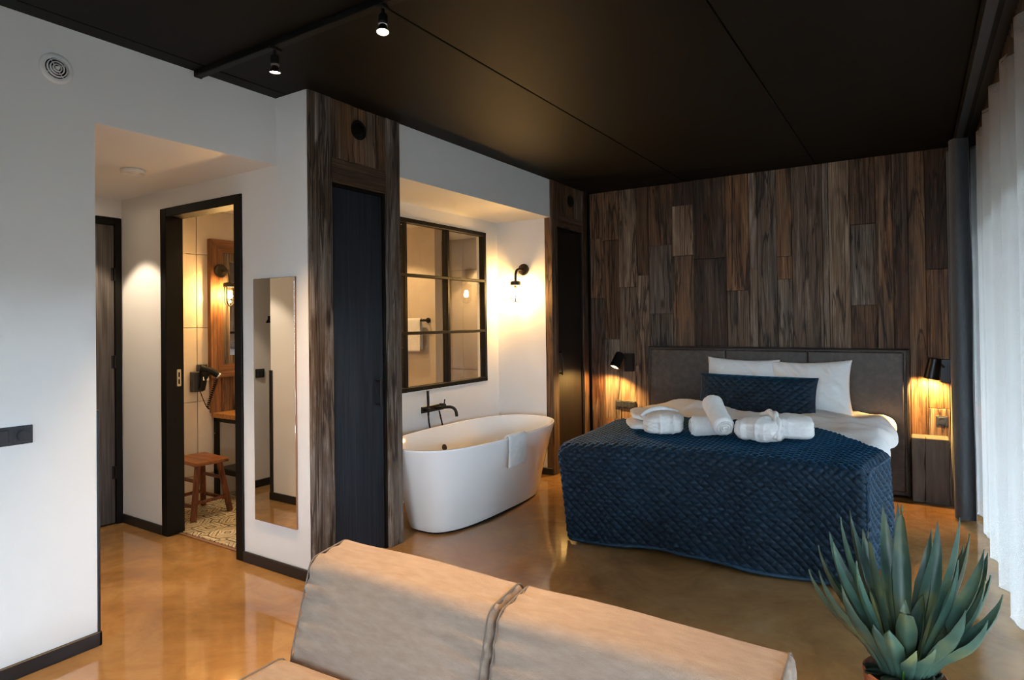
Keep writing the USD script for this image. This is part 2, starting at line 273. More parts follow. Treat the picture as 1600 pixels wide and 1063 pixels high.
# ------------------------------------------------------------------ lights that belong to lamps
def spot(parent, loc, to, power, col, cone, soft=.4, radius=.02):
    s = UsdLux.SphereLight.Define(stage, path_for('beam', parent)); s.CreateRadiusAttr(radius); s.CreateIntensityAttr(power / (4 * PI * PI * radius ** 2)); s.CreateColorAttr(Gf.Vec3f(*col)); s.CreateNormalizeAttr(False)
    sh = UsdLux.ShapingAPI.Apply(s.GetPrim()); sh.CreateShapingConeAngleAttr(cone); sh.CreateShapingConeSoftnessAttr(soft)
    u, v, a = frame_of(np.array(loc, float) - np.array(to, float))
    s.AddTransformOp().Set(Gf.Matrix4d(*[float(q) for r in (np.r_[u, 0], np.r_[v, 0], np.r_[a, 0], np.r_[loc, 1]) for q in r]))

# ================================================================== STRUCTURE
ZC, YBK, XA, YA, XC = 2.68, 5.78, -3.04, 1.33, -2.78
YB, YB2, XL, XW, XW2 = 2.264, 2.36, -4.83, -3.36, -3.46
ZH = 2.30
struct('floor', box(-5.2, 1.0, -3.2, 5.95, -.12, 0), 'floor_epoxy')
struct('wall_left', box(-4.345, XA, -3.0, YA, 0, ZC), 'white_wall')
struct('wall_rear', cat(box(-5.2, -1.6, -3.2, -3.0, 0, ZC + .2), box(.62, 1.0, -3.2, -3.0, 0, ZC + .2), box(-1.6, .62, -3.2, -3.0, 0, .7), box(-1.6, .62, -3.2, -3.0, 2.3, ZC + .2)), 'white_wall')
struct('wall_hall', cat(box(-4.95, -4.78, .2, 1.29, 0, ZH), box(-4.95, -4.78, 2.255, YB, 0, ZH), box(-4.95, -4.78, 1.29, 2.255, 2.17, ZH)), 'white_wall')
struct('wall_niche', box(-4.95, -4.345, .1, .3, 0, ZH), 'white_wall')
struct('wall_bathroom', cat(box(-4.95, -4.25, YB, YB2, 0, ZC), box(-3.36, XC, YB, YB2, 0, ZC), box(-4.25, -3.36, YB, YB2, 2.18, ZC)), 'white_wall')
struct('ceiling_hall', cat(box(-4.95, XA, YA, YB, ZH, ZC), box(-4.95, -4.345, .2, YA, ZH, ZC)), 'white_wall')
struct('ceiling_bathroom', box(-4.95, XW2, YB2, 5.80, 2.33, 2.45), 'white_wall')
WY0, WY1, WZ0, WZ1 = 3.14, 4.765, .85, 2.22
struct('wall_tub', cat(box(XW2, XW, YB2, WY0, 0, ZC), box(XW2, XW, WY1, 5.80, 0, ZC), box(XW2, XW, WY0, WY1, 0, WZ0), box(XW2, XW, WY0, WY1, WZ1, ZC)), 'white_wall')
struct('wall_tub_near', box(XW, XC - .015, 2.93, 2.985, 0, ZC), 'white_wall')
struct('wall_tub_end', box(XW, XC - .02, 4.965, 5.06, 0, ZC), 'white_wall')
struct('ceiling_tub', box(XW, XC, 2.985, 4.965, 2.335, ZC), 'white_wall')
struct('wall_shower', box(-4.95, XW2, 5.66, 5.80, 0, 2.4), 'grout')
struct('wall_bathroom_side', box(-4.95, XL, YB2, 5.7, 0, 2.4), 'grout')
struct('partition', box(XL, -3.88, 4.66, 4.76, 0, 2.33), 'tile_beige')
# black ceiling of boards with open joints
ceil = holder('ceiling', kind='structure')
put('ceiling_backing', box(-5.2, 1.0, -3.2, 5.95, ZC + .02, ZC + .1), 'gap_black', ceil, False)
xs = [XA - .2, -2.94, -1.793, -.687, .245]
for i in range(4):
    for y0, y1 in ((-3.0, .9), (.9, 5.43), (5.43, 5.95)):
        if y1 < 1 and i == 0: pass
        put('ceiling_panel', box(xs[i] + .004, xs[i + 1] - .004, y0 + .002, y1 - .002, ZC, ZC + .018, .002), 'black_ceiling', ceil, False)
put('ceiling_panel', box(.40, .95, -3.0, 5.95, ZC, ZC + .018), 'black_ceiling', ceil, False)
struct('trim_1', cat(box(.245, .285, -3.0, 5.78, 2.595, ZC), box(.285, .40, -3.0, 5.78, 2.655, ZC)), 'dark_trim')

# baseboards, corner guard
def base(name, b): struct(name, box(*b, .004), 'dark_trim')
base('baseboard_left', (XA, XA + .014, -3.0, YA + .014, 0, .062))
base('baseboard_hall_near', (-4.36, XA + .014, YA, YA + .014, 0, .062))
base('baseboard_hall_end', (-4.78, -4.766, .3, 1.225, 0, .062))
base('baseboard_hall_far', (-4.78, -4.25, YB - .014, YB, 0, .062))
base('baseboard_bathroom', (-3.36, XC + .004, YB - .014, YB, 0, .062))
base('baseboard_tub', (XW + .01, XC - .0, 4.951, 4.965, 0, .062))
struct('trim_2', box(XA - .03, XA + .004, YA, YA + .012, .062, 1.03, .002), 'dark_trim')
struct('trim_3', box(-4.353, -4.32, YA, YA + .012, .062, 1.03, .002), 'dark_trim')

# entrance door in the hall end wall
d1 = holder('door_1', kind='structure', label='dark grey wooden entrance door at the end of the hallway')
put('door_leaf', box(-4.83, -4.782, 1.345, 2.212, .01, 2.115, .003), 'entry_door', d1)
put('door_back', box(-4.93, -4.90, 1.2, 2.26, 0, 2.2), 'gap_black', d1, False)
put('door_frame', cat(box(-4.85, -4.768, 2.214, 2.257, 0, 2.165, .003), box(-4.85, -4.768, 1.29, 1.345, 0, 2.165, .003), box(-4.85, -4.768, 1.345, 2.214, 2.115, 2.165, .003)), 'dark_frame', d1)
for z in (.32, 1.1, 1.72): put('hinge', cat(tube([(-4.777, 2.213, z), (-4.777, 2.213, z + .09)], .008, 10), box(-4.783, -4.780, 2.19, 2.214, z, z + .09)), 'black_metal', d1)

# bathroom door frame (sliding door pocket) with threshold
d2 = holder('door_2', kind='structure', label='dark brown frame around the open bathroom doorway')
put('door_frame', cat(box(-4.25, -4.18, YB - .012, YB2 + .01, 0, 2.178, .003), box(-3.43, -3.36, YB - .012, YB2 + .01, 0, 2.178, .003), box(-4.18, -3.43, YB - .012, YB2 + .01, 2.12, 2.178, .003)), 'dark_frame', d2)
put('strike_plate', cat(extr(sg.box(-.006, -.05, .006, .05).buffer(.008), .003, (-4.18, 2.335, 1.045), (0, 1, 0), (0, 0, 1))), 'steel', d2)
for z in (1.018, 1.064): put('latch_hole', box(-4.1772, -4.1765, 2.330, 2.340, z - .014, z + .018), 'gap_black', d2, False)
put('threshold', box(-4.18, -3.43, 2.325, 2.35, 0, .006, .002), 'copper_edge', d2)

# tiles of the bathroom
def tiles(parent, gen, mat, smooth=False):
    for b in gen: put('tile', box(*b, .0015), mat, parent, smooth)
tw = '/World/wall_bathroom_side'
g = .0025
tiles(tw, [(XL, XL + .012, max(2.37, y) + g, min(y + .6, 5.64) - g, max(z, 0) + g, min(z + .587, 2.33) - g) for y in (2.24, 2.84, 3.44, 4.04) for z in (-.385, .202, .789, 1.376, 1.963)], 'tile_beige')
tiles('/World/wall_shower', [(max(x, XL + .02) + g, min(x + .6, XW2) - g, 5.645, 5.66, max(z, 0) + g, min(z + .56, 2.33) - g) for x in (-4.90, -4.30, -3.70) for z in (-.26, .30, .865, 1.42, 1.98)], 'tile_beige')
bf = holder('floor_bathroom', kind='structure')
put('tile_bed', box(XL, XW2, YB2, 5.65, 0.0, .003), 'grout', bf, False)
for i in range(7):
    for j in range(9):
        x0, y0 = -4.8 + .2 * i, 2.2 + .2 * j
        X0, X1, Y0 = max(x0, XL), min(x0 + .2, XW2), max(y0, 2.352 if -4.18 < x0 + .1 < -3.43 else YB2)
        if X1 - X0 > .02 and y0 + .2 - Y0 > .02: put('tile', box(X0 + .001, X1 - .001, Y0 + .001, y0 + .199, .003, .009, .001), 'pattern_diamond' if (i + j) % 2 else 'pattern_square', bf, False)

# ------------------------------------------------------------------ reclaimed plank wall behind the bed
wb = holder('wall_back', kind='structure')
put('wall_core', box(-5.0, 1.0, YBK + .022, YBK + .17, 0, ZC + .05), 'gap_black', wb, False)
kx = 1.0105
B = [-2.80, -2.6, -2.437, -2.246, -2.13, -1.9, -1.7, -1.412, -1.217, -1.148, -.992, -.871, -.638, -.591, -.438, -.258, -.143, -.044, .069, .205, .42]
B = [b * kx for b in B]; B[0] = -2.775
cols = [[('D', 1.62), ('B', 2.22), ('B', 9)], [('B', .42), ('G', 1.205), ('O', 2.19), ('B', 9)], [('P', .95), ('P', 1.715), ('P', 9)], [('B', .55), ('P', 1.825), ('O', 9)],
        [('O', 1.0), ('G', 1.45), ('G', 2.10), ('B', 9)], [('B', 1.99), ('P', 2.46), ('D', 9)], [('D', 1.945), ('D', 9)], [('P', 1.645), ('O', 9)], [('G', 1.83), ('G', 9)],
        [('G', 9)], [('G', 1.73), ('O', 1.925), ('B', 9)], [('P', 9)], [('G', 9)], [('P', 9)], [('O', 1.49), ('G', 2.145), ('B', 9)], [('B', 9)], [('D', 9)], [('B', 9)], [('P', .69), ('O', 1.755), ('D', 9)], [('B', .9), ('D', 9)]]
PM = dict(D='plank_dark', B='plank_brown', G='plank_grey', O='plank_orange', P='plank_pale')
for i, c in enumerate(cols):
    z = 0.0
    for k, (t, z1) in enumerate(c):
        z1 = min(z1, ZC - .002); pr = rng.uniform(-.008, .006)
        put('plank', box(B[i] + .0012, B[i + 1] - .0012, YBK + pr, YBK + .022, z + .001, z1 - .001, .0025), PM[t], wb, False); z = z1

# ------------------------------------------------------------------ window wall on the right, behind the sheers
XG = .82
w1 = holder('window_1', kind='structure')
put('window_frame', cat(*[box(XG - .03, XG + .04, y, y + .06, 0, 2.08) for y in (-3.0, -1.3, .4, 2.1, 3.8, 5.7)], box(XG - .03, XG + .04, -3.0, 5.78, 0, .07), box(XG - .03, XG + .04, -3.0, 5.78, 2.02, 2.08)), 'dark_trim', w1, False)
for y in (-3.0, -1.3, .4, 2.1, 3.8): put('pane', box(XG, XG + .006, y + .06, y + (1.7 if y < 3 else 1.9), .07, 2.02), 'window_glass', w1, False)
w3 = holder('window_3', kind='structure')
put('window_frame', cat(*[box(x, x + .06, -3.14, -3.06, .7, 2.3) for x in (-1.6, -.52, .56)], box(-1.6, .62, -3.14, -3.06, .7, .76), box(-1.6, .62, -3.14, -3.06, 2.24, 2.3)), 'dark_trim', w3, False)
for x in (-1.54, -.46): put('pane', box(x, x + 1.02, -3.105, -3.10, .76, 2.24), 'window_glass', w3, False)
struct('balcony_soffit', box(XG + .05, 4.6, -6, 9, 2.66, 2.82), 'soffit_brown')
struct('balcony_deck', box(XG + .05, 4.6, -6, 9, -.15, -.03), 'deck_grey')
struct('ground_outside', box(-40, 90, -70, 70, -6.4, -6.0), 'lawn_far')
gx, gy = np.meshgrid(np.linspace(0, 1, 60), np.linspace(-70, 70, 160), indexing='ij')
hz = np.sin(PI * gx) ** .7 * (11.8 + 3.0 * (meshkit.fbm(np.stack([gx * 3, gy * .09, 0 * gx], -1), 4, 2) - .5)) + 1.2 * np.sin(PI * gx) * (meshkit.fbm(np.stack([gx * 30, gy * .7, 0 * gx], -1), 3, 3) - .5)
hm = grid(np.stack([26 + 24 * gx, gy, -6.1 + hz], -1)); hm.invert()
struct('hill_outside', hm, 'hedge_green', True)
struct('wall_corner', box(.95, 1.1, 5.7, 5.95, 0, ZC), 'white_wall')

struct('window_header', box(.70, .97, -3.0, 5.78, 2.08, ZC), 'soffit_brown')
# ------------------------------------------------------------------ interior window above the tub
w2 = holder('window_2', kind='structure', label='black steel framed window between tub niche and bathroom')
fx0, fx1, bw = XW - .05, XW + .012, .035
put('window_frame', cat(box(fx0, fx1, WY0, WY0 + bw, WZ0, WZ1, .003), box(fx0, fx1, WY1 - bw, WY1, WZ0, WZ1, .003), box(fx0, fx1, WY0, WY1, WZ0, WZ0 + bw, .003), box(fx0, fx1, WY0, WY1, WZ1 - bw, WZ1, .003)), 'dark_frame', w2, False)
ys = [WY0, 3.672, 4.205, WY1]; zs = [WZ0, 1.312, 1.772, WZ1]
for y in ys[1:3]: put('mullion', box(fx0, fx1, y - .016, y + .016, WZ0 + bw, WZ1 - bw, .003), 'dark_frame', w2, False)
for z in zs[1:3]: put('glazing_bar', box(fx0 + .004, fx1 + .003, WY0 + bw, WY1 - bw, z - .012, z + .012, .003), 'dark_frame', w2, False)
for i in range(3):
    for j in range(3): put('pane', box(XW - .02, XW - .015, ys[i] + .017, ys[i + 1] - .017, zs[j] + .013, zs[j + 1] - .013), 'bath_glass', w2, False)

# ================================================================== CLOSETS either side of the tub
def closet(name, label, posts, lint, upper, door, doormat, vent, hy, hz, side):
    t = thing(name, label, 'closet')
    y0, y1 = posts[0][0], posts[-1][1]
    for (a, b, m) in posts: put('post', disp(box(-2.84, XC + .016, a + .001, b - .001, 0, ZC, .004).subdivide_to_size(.12), .0012, 9, 3), m, t, 25)
    put('lintel', disp(box(-2.84, XC + .010, door[0] - .012, door[1] + .012, lint[0], lint[1], .003).subdivide_to_size(.06), .003, 14, 5), 'lintel_wood', t, 25)
    n = len(upper) - 1
    for i in range(n): put('plank', box(-2.82, XC + .004 + (.003, -.002, .001)[i % 3], upper[i] + .001, upper[i + 1] - .001, lint[1], ZC, .002), ('beam_dark', 'plank_brown', 'plank_grey')[i % 3], t, False)
    put('door_frame', cat(box(-2.83, XC - .004, door[0] - .012, door[0] + .004, 0, lint[0]), box(-2.83, XC - .002, door[1] - .004, door[1] + .014, 0, lint[0]), box(-2.83, XC - .004, door[0], door[1], lint[0] - .02, lint[0])), 'dark_frame', t, False)
    dr = put('door', box(-2.84, XC - .012, door[0] + .008, door[1] - .008, .012, lint[0] - .024, .002), doormat, t, False)
    put('handle', cat(tube([(XC - .012, hy, hz[0] + .015), (XC + .03, hy, hz[0] + .015)], .007, 10), tube([(XC - .012, hy, hz[1] - .015), (XC + .03, hy, hz[1] - .015)], .007, 10), box(XC + .022, XC + .034, hy - .009, hy + .009, hz[0], hz[1], .003)), 'black_metal', dr)
    vy, vz = vent
    put('vent', cat(lathe([(.050, .0), (.058, .004), (.058, .012), (.050, .014), (.046, .004)], 36, (XC + .004, vy, vz), (1, 0, 0)), disc(.047, .006, (XC + .002, vy, vz), (1, 0, 0)), lathe([(.0, .010), (.03, .010), (.034, .006)], 30, (XC + .002, vy, vz), (1, 0, 0))), 'rail_black', t)
    put('carcass', box(-3.30, -2.85, y0 + .01, y1 - .01, .0, 2.2), 'gap_black', t, False)
    return t
closet('closet', 'weathered timber closet with dark blue door between hallway wall and bathtub', [(2.268, 2.432, 'beam_grey'), (2.862, 2.986, 'beam_grey')], (2.205, 2.345), [2.432, 2.60, 2.705, 2.78, 2.862], (2.444, 2.85), 'blue_door', (2.637, 2.545), 2.785, (.885, 1.058), 0)
closet('closet', 'dark timber closet with black door between bathtub and bed', [(4.962, 5.075, 'beam_dark'), (5.60, 5.70, 'plank_dark')], (2.265, 2.38), [5.075, 5.26, 5.45, 5.60], (5.087, 5.588), 'black_door', (5.355, 2.54), 5.118, (.895, 1.12), 1)

# ================================================================== BATHTUB, tap, towel
def ring(cx, cy, hx, hy, z, e=2.5, n=112):
    th = np.arange(n) * 2 * PI / n; c, s = np.cos(th), np.sin(th)
    return np.stack([cx + hx * np.sign(c) * np.abs(c) ** (2 / e), cy + hy * np.sign(s) * np.abs(s) ** (2 / e), np.full(n, z)], 1)
tub = thing('bathtub', 'white freestanding oval bathtub standing in the tub niche', 'bathtub', (-2.78, 3.81, 0))
R = []
for z, hx, hy0 in ((.012, .245, .64), (.02, .255, .655), (.06, .264, .668), (.15, .281, .695), (.3, .315, .745), (.45, .350, .798), (.54, .374, .84), (.570, .382, .853), (.579, .382, .855), (.583, .378, .851), (.583, .370, .843), (.578, .364, .837), (.52, .348, .80), (.40, .315, .735), (.25, .275, .665), (.17, .24, .61), (.145, .19, .54), (.14, .05, .2)):
    k_ = z / .583; hy = hy0 - .022 + .035 * (1 - k_) * (hx > .23); hx = hx - .018 * (1 - k_) * (hx > .23); R.append(ring(0, .022, hx, hy, z, 3.1 - .5 * k_))
put('tub_shell', loft(R, True), 'tub_white', tub, True)
put('plinth', loft([ring(0, 0, .235, .62, 0), ring(0, 0, .235, .62, .02)]), 'gap_black', tub, 30)
put('drain', disc(.03, .006, (.0, .35, .141), (0, 0, 1)), 'black_metal', tub)
put('overflow', disc(.028, .008, (-.322, 0, .42), (1, 0, .2)), 'black_metal', tub)
tap = thing('bath_tap', 'black wall mounted bath mixer above the bathtub', 'tap', (XW, 3.98, .69))
put('wall_plate', box(0, .012, -.14, .14, -.026, .026, .003), 'black_metal', tap)
put('spout', tube(np.vstack([[(.012, .06, .0)], [(.05, .08, .0)], bez((.09, .10, .004), (.13, .125, .006), (.15, .135, -.02), (.15, .135, -.075), 12)]), .0125, 12), 'black_metal', tap)
put('lever', cat(tube([(.0, .10, .012), (.055, .10, .012)], .018, 14), tube([(.045, .10, .012), (.05, .105, .065)], .005, 8)), 'black_metal', tap)
put('lever', cat(tube([(.0, .03, .0), (.05, .03, .0)], .016, 14), tube([(.04, .03, .0), (.055, .03, .018)], .005, 8)), 'black_metal', tap)
put('shower_holder', cat(tube([(.0, -.10, .0), (.045, -.10, .0)], .014, 12), disc(.016, .03, (.045, -.10, -.015), (0, 0, 1))), 'black_metal', tap)
put('hand_shower', tube([(.045, -.10, -.045), (.045, -.10, .06), (.043, -.102, .155)], [.008, .011, .0115], 12), 'black_metal', tap)
put('hose', tube(np.vstack([bez((.045, -.10, -.045), (.05, -.10, -.1), (.055, -.095, -.2), (.12, -.08, -.28), 14), bez((.12, -.08, -.28), (.2, -.02, -.33), (.10, .03, -.2), (.05, .03, -.02), 18)]), .0065, 8), 'black_metal', tap)
# towel over the rim
prof = np.vstack([bez((.325, .48), (.338, .52), (.348, .585), (.366, .596), 10), bez((.366, .596), (.386, .604), (.396, .592), (.395, .56), 8)[1:], bez((.395, .56), (.392, .50), (.391, .44), (.390, .378), 14)[1:]])
def hanging(prof, y0, y1, th, ny=22, seed=1, wav=.004, taper=.0):
    P = np.array(prof); t = np.gradient(P, axis=0); t /= np.linalg.norm(t, axis=1, keepdims=True); nn = np.stack([-t[:, 1], t[:, 0]], 1)
    y = np.linspace(y0, y1, ny); s = np.linspace(0, 1, len(P))
    out = []
    for sgn in (1, -1):
        V = np.zeros((len(P), ny, 3))
        for j, yy in enumerate(y):
            e = min(1, min(yy - y0, y1 - yy) / (th * .9)); w = th / 2 * math.sqrt(max(0, 1 - (1 - e) ** 2)) * sgn
            wv = wav * np.sin(yy * 38 + s * 2 + seed) * np.abs(s - .35) * 2
            V[:, j, 0] = P[:, 0] + nn[:, 0] * (w) + wv; V[:, j, 2] = P[:, 1] + nn[:, 1] * w; V[:, j, 1] = yy + taper * (s - .4) * (1 if j == ny - 1 else j / ny)
        out.append(V)
    a = grid(out[0]); b = grid(out[1]); b.invert()
    n, c = out[0].shape[:2]; o = n * c
    E = [(0, j) for j in range(c)] + [(i, c - 1) for i in range(1, n)] + [(n - 1, j) for j in range(c - 2, -1, -1)] + [(i, 0) for i in range(n - 2, 0, -1)]
    E = [i * c + j for i, j in E]; f = []
    for k in range(len(E)):
        p, q = E[k], E[(k + 1) % len(E)]; f += [(p, q, q + o), (p, q + o, p + o)]
    m = trimesh.Trimesh(np.vstack([a.vertices, b.vertices]), np.vstack([a.faces, b.faces + o, f]), process=False); m.fix_normals(); return m
tt = put('hand_towel', disp(hanging(prof + [-2.78, 0.0], 3.64, 3.872, .014, 26, wav=.003), .0016, 60, 4), 'terry_white', smooth=True, label='small white hand towel hung over the rim of the bathtub', category='towel')

# ================================================================== CAGED WALL LAMPS
def cage_lamp(name, label, plate, out, side, drop, bulbmat):
    """plate: centre on the wall; out: unit normal of the wall; side: shift of the lamp along the wall; drop: height of cap below the plate"""
    t = thing(name, label, 'wall lamp', plate); o = np.array(out, float); s = np.array(side, float)
    put('wall_plate', cat(lathe([(0, 0), (.052, 0), (.055, .006), (.052, .018), (.044, .024), (0, .026)], 36, (0, 0, 0), o)), 'bronze_metal', t)
    ax = o * .10 + s; c = ax + [0, 0, -drop]
    put('arm', tube(bez((0, 0, 0), o * .09 + s * .6, ax + [0, 0, .02], c + [0, 0, .0], 18), .011, 12), 'bronze_metal', t)
    put('cap', lathe([(0, .006), (.03, .006), (.047, .0), (.05, -.004), (.05, -.03), (.046, -.032), (.044, -.026), (0, -.024)], 36, c), 'bronze_metal', t)
    put('glass_jar', lathe([(.037, -.026), (.037, -.13)] + [(.037 * math.cos(a), -.13 - .042 * math.sin(a)) for a in np.linspace(.15, PI / 2, 9)], 32, c), 'clear_glass', t, True)
    w = .0038
    for k in range(2):
        a = k * PI / 2 + .5; d = np.array([math.cos(a), math.sin(a), 0]) * .045
        arc = [c + d * math.cos(q) + [0, 0, -.135 - .048 * math.sin(q)] for q in np.linspace(0, PI, 17)]
        put('guard', tube([c + d + [0, 0, -.03], c + d + [0, 0, -.09], *arc, c - d + [0, 0, -.09], c - d + [0, 0, -.03]], w, 8), 'rail_black', t)
    put('socket', tube([c + [0, 0, -.02], c + [0, 0, -.058]], .014, 14), 'copper_edge', t)
    put('bulb', lathe([(0, -.125)] + [(.021 * math.sin(a), -.104 - .021 * math.cos(a)) for a in np.linspace(.2, 2.2, 9)] + [(.012, -.07), (.011, -.058), (0, -.057)], 20, c), bulbmat, t, True)
    return t
cage_lamp('cage_lamp', 'caged glass wall lamp glowing on the white wall at the end of the tub niche', (-3.062, 4.965, 1.875), (0, -1, 0), (-.033, 0, 0), .115, 'bulb_warm')
cage_lamp('cage_lamp', 'caged glass wall lamp on the wooden mirror frame seen through the bathroom doorway', (-4.772, 3.012, 1.838), (1, 0, 0), (0, .02, 0), .105, 'bulb_bath')

# ================================================================== BATHROOM THINGS
t = thing('framed_mirror', 'bathroom mirror in a wide reddish timber frame', 'mirror', (XL + .012, 2.93, .97))
fw, FY, FZ, D = .105, 1.0, 1.125, .046
def mitre(pts, mat): put('frame_board', extr(sg.Polygon(pts), D, (0, 0, 0), (0, 1, 0), (0, 0, 1)), mat, t, False)
mitre([(0, 0), (fw, fw), (fw, FZ - fw), (0, FZ)], 'bath_frame_v'); mitre([(FY, 0), (FY, FZ), (FY - fw, FZ - fw), (FY - fw, fw)], 'bath_frame_v')
mitre([(0, FZ), (fw, FZ - fw), (FY - fw, FZ - fw), (FY, FZ)], 'bath_frame_h'); mitre([(0, 0), (FY, 0), (FY - fw, fw), (fw, fw)], 'bath_frame_h')
f2 = fw + .07
put('inner_frame', extr(sg.Polygon([(fw, fw), (FY - fw, fw), (FY - fw, FZ - fw), (fw, FZ - fw)], [[(f2, f2), (FY - f2, f2), (FY - f2, FZ - f2), (f2, FZ - f2)]]), .03, (0, 0, 0), (0, 1, 0), (0, 0, 1)), 'plank_grey', t, False)
put('mirror_glass', box(.004, .012, f2 - .01, FY - f2 + .01, f2 - .01, FZ - f2 + .01), 'mirror', t, False)
t = thing('washstand', 'oak topped washstand on a black steel frame beside the wooden stool', 'washstand', (XL + .012, 2.955, 0))
put('worktop', box(0, .50, 0, 1.1, .648, .685, .003), 'bath_oak', t, False)
put('steel_frame', cat(*[box(x, x + .032, y, y + .032, .0, .645) for x in (.01, .45) for y in (.015, 1.05)], *[box(.01, .482, y, y + .03, z, z + .03) for y in (.015, 1.05) for z in (.615, .20)], *[box(x, x + .03, .015, 1.08, z, z + .03) for x in (.01, .452) for z in (.615, .20)]), 'dark_frame', t, False)
put('shelf', box(.03, .46, .03, 1.06, .225, .24), 'dark_trim', t, False)
put('fixing_screw', disc(.006, .004, (.026, .015, .52), (0, -1, 0), 12), 'steel', t)
t = thing('soap_dispenser', 'black soap dispenser on the oak washstand top', 'soap dispenser', (-4.785, 3.19, .685))
put('bottle', lathe([(0, 0), (.026, 0), (.028, .006), (.028, .13), (.020, .15), (.011, .156), (0, .156)], 28), 'switch_black', t)
put('pump', cat(tube([(0, 0, .15), (0, 0, .195)], .006, 10), tube([(0, 0, .192), (.04, 0, .190)], .006, 10)), 'rail_black', t)
bp = holder('trim_4', kind='structure', label='reclaimed wood cladding under the bathroom mirror')
for i in range(9): put('plank', box(XL + .012, XL + .024 + .003 * (i % 2), 2.94 + .1 * i, 2.94 + .1 * i + .098, .686, .985, .002), ('bath_frame_v', 'plank_orange', 'plank_brown')[i % 3], bp, False)
# stool
t = thing('stool', 'small reddish wooden stool on the patterned bathroom tiles', 'stool', (-4.46, 2.645, .009), rotz=-.08)
sm = disp(rbox(-.185, .185, -.125, .125, .385, .412, .008).subdivide_to_size(.03), .003, 12, 2)
put('seat', sm, 'stool_seat', t)
TOPS = [(.12, -.075), (.12, .08), (-.13, .08), (-.13, -.075)]; BOT = [(.16, -.13), (.115, .165), (-.19, .115), (-.155, -.185)]
for (a, b), (c, d) in zip(TOPS, BOT): put('leg', cat(bar((c, d, 0), (a, b, .388), .036, .034, .006)), 'stool_wood', t)
def lerp(k, z): f = z / .388; return np.array([BOT[k][0] * (1 - f) + TOPS[k][0] * f, BOT[k][1] * (1 - f) + TOPS[k][1] * f, z])
for (i, j, z) in ((0, 1, .12), (2, 3, .12), (1, 2, .10), (0, 3, .10), (0, 3, .27), (1, 2, .26)): put('stretcher', bar(lerp(i, z), lerp(j, z), .024, .02, .003), 'stool_wood', t)
# hair dryer
t = thing('hair_dryer', 'black wall mounted hair dryer with coiled cord on the beige bathroom tiles', 'hair dryer', (XL + .012, 2.86, .96))
put('wall_box', rbox(0, .05, -.085, .005, -.09, .07, .008), 'switch_black', t)
put('holder', rbox(.0, .045, -.03, .04, .05, .125, .006), 'switch_black', t)
put('handset', cat(tube([(.06, -.02, -.075), (.072, -.012, .0), (.085, .0, .065)], [.024, .026, .03], 14), tube([(.05, -.02, .095), (.10, .04, .07), (.125, .085, .03)], [.03, .026, .024], 14)), 'rail_black', t)
put('label_plate', box(.092, .098, -.03, .018, .0, .03, .002), 'chrome_white', t)
put('nozzle_ring', lathe([(.020, 0), (.026, 0), (.026, .012), (.020, .012)], 20, (.121, .078, .035), (.4, .7, -.6)), 'steel', t)
th = np.linspace(0, 15 * 2 * PI, 240); s = np.linspace(0, 1, 240); axis_ = np.stack([.05 + .03 * s, .03 + .07 * s, -.22 + .23 * s], 1)
put('coiled_cord', tube(np.vstack([bez((.04, -.02, -.09), (.045, .0, -.16), (.05, .03, -.24), (.055, .045, -.235), 12), axis_ + np.stack([.011 * np.cos(th), .011 * np.sin(th), 0 * th], 1)]), .0035, 6), 'rail_black', t)
# towel rail on the partition, robe hook area in the hall
t = thing('towel_rail', 'black towel rail on the bathroom partition behind the glass', 'towel rail', (-4.28, 4.66, 1.415))
put('rail', tube([(-.22, -.07, 0), (.34, -.07, 0)], .010, 12), 'black_metal', t)
for x in (-.2, .315): put('bracket', cat(tube([(x, 0, 0), (x, -.075, 0)], .011, 12), disc(.026, .01, (x, 0, 0), (0, -1, 0))), 'black_metal', t)
pr = np.vstack([bez((-.022, -.28), (-.020, -.18), (-.022, -.08), (-.018, 0), 12), bez((-.018, 0), (-.014, .020), (.014, .020), (.018, 0), 8)[1:], bez((.018, 0), (.020, -.1), (.018, -.2), (.022, -.30), 14)[1:]])
m = hanging(pr, -.2, .2, .016, 24, 3, .003); m.apply_transform(trimesh.transformations.rotation_matrix(-PI / 2, [0, 0, 1])); m.apply_translation([-4.20, 4.59, 1.417])
put('towel', disp(m, .0015, 60, 4), 'terry_white', smooth=True, label='white bath towel folded over the rail behind the glass', category='towel')
t = thing('coat_hanger', 'black coat hanger hook on the hallway end wall seen in the mirror', 'hanger', (-4.78, 1.02, 1.44))
put('hook_plate', box(0, .008, -.02, .02, -.03, .03, .003), 'rail_black', t)
put('hook_bar', tube([(.004, 0, 0), (.06, .0, .0), (.14, .02, .0)], .008, 8), 'rail_black', t)
put('hanger_arm', tube(bez((.10, .0, .0), (.10, .05, .03), (.10, .09, .0), (.10, .10, -.03), 10), .008, 8), 'rail_black', t)

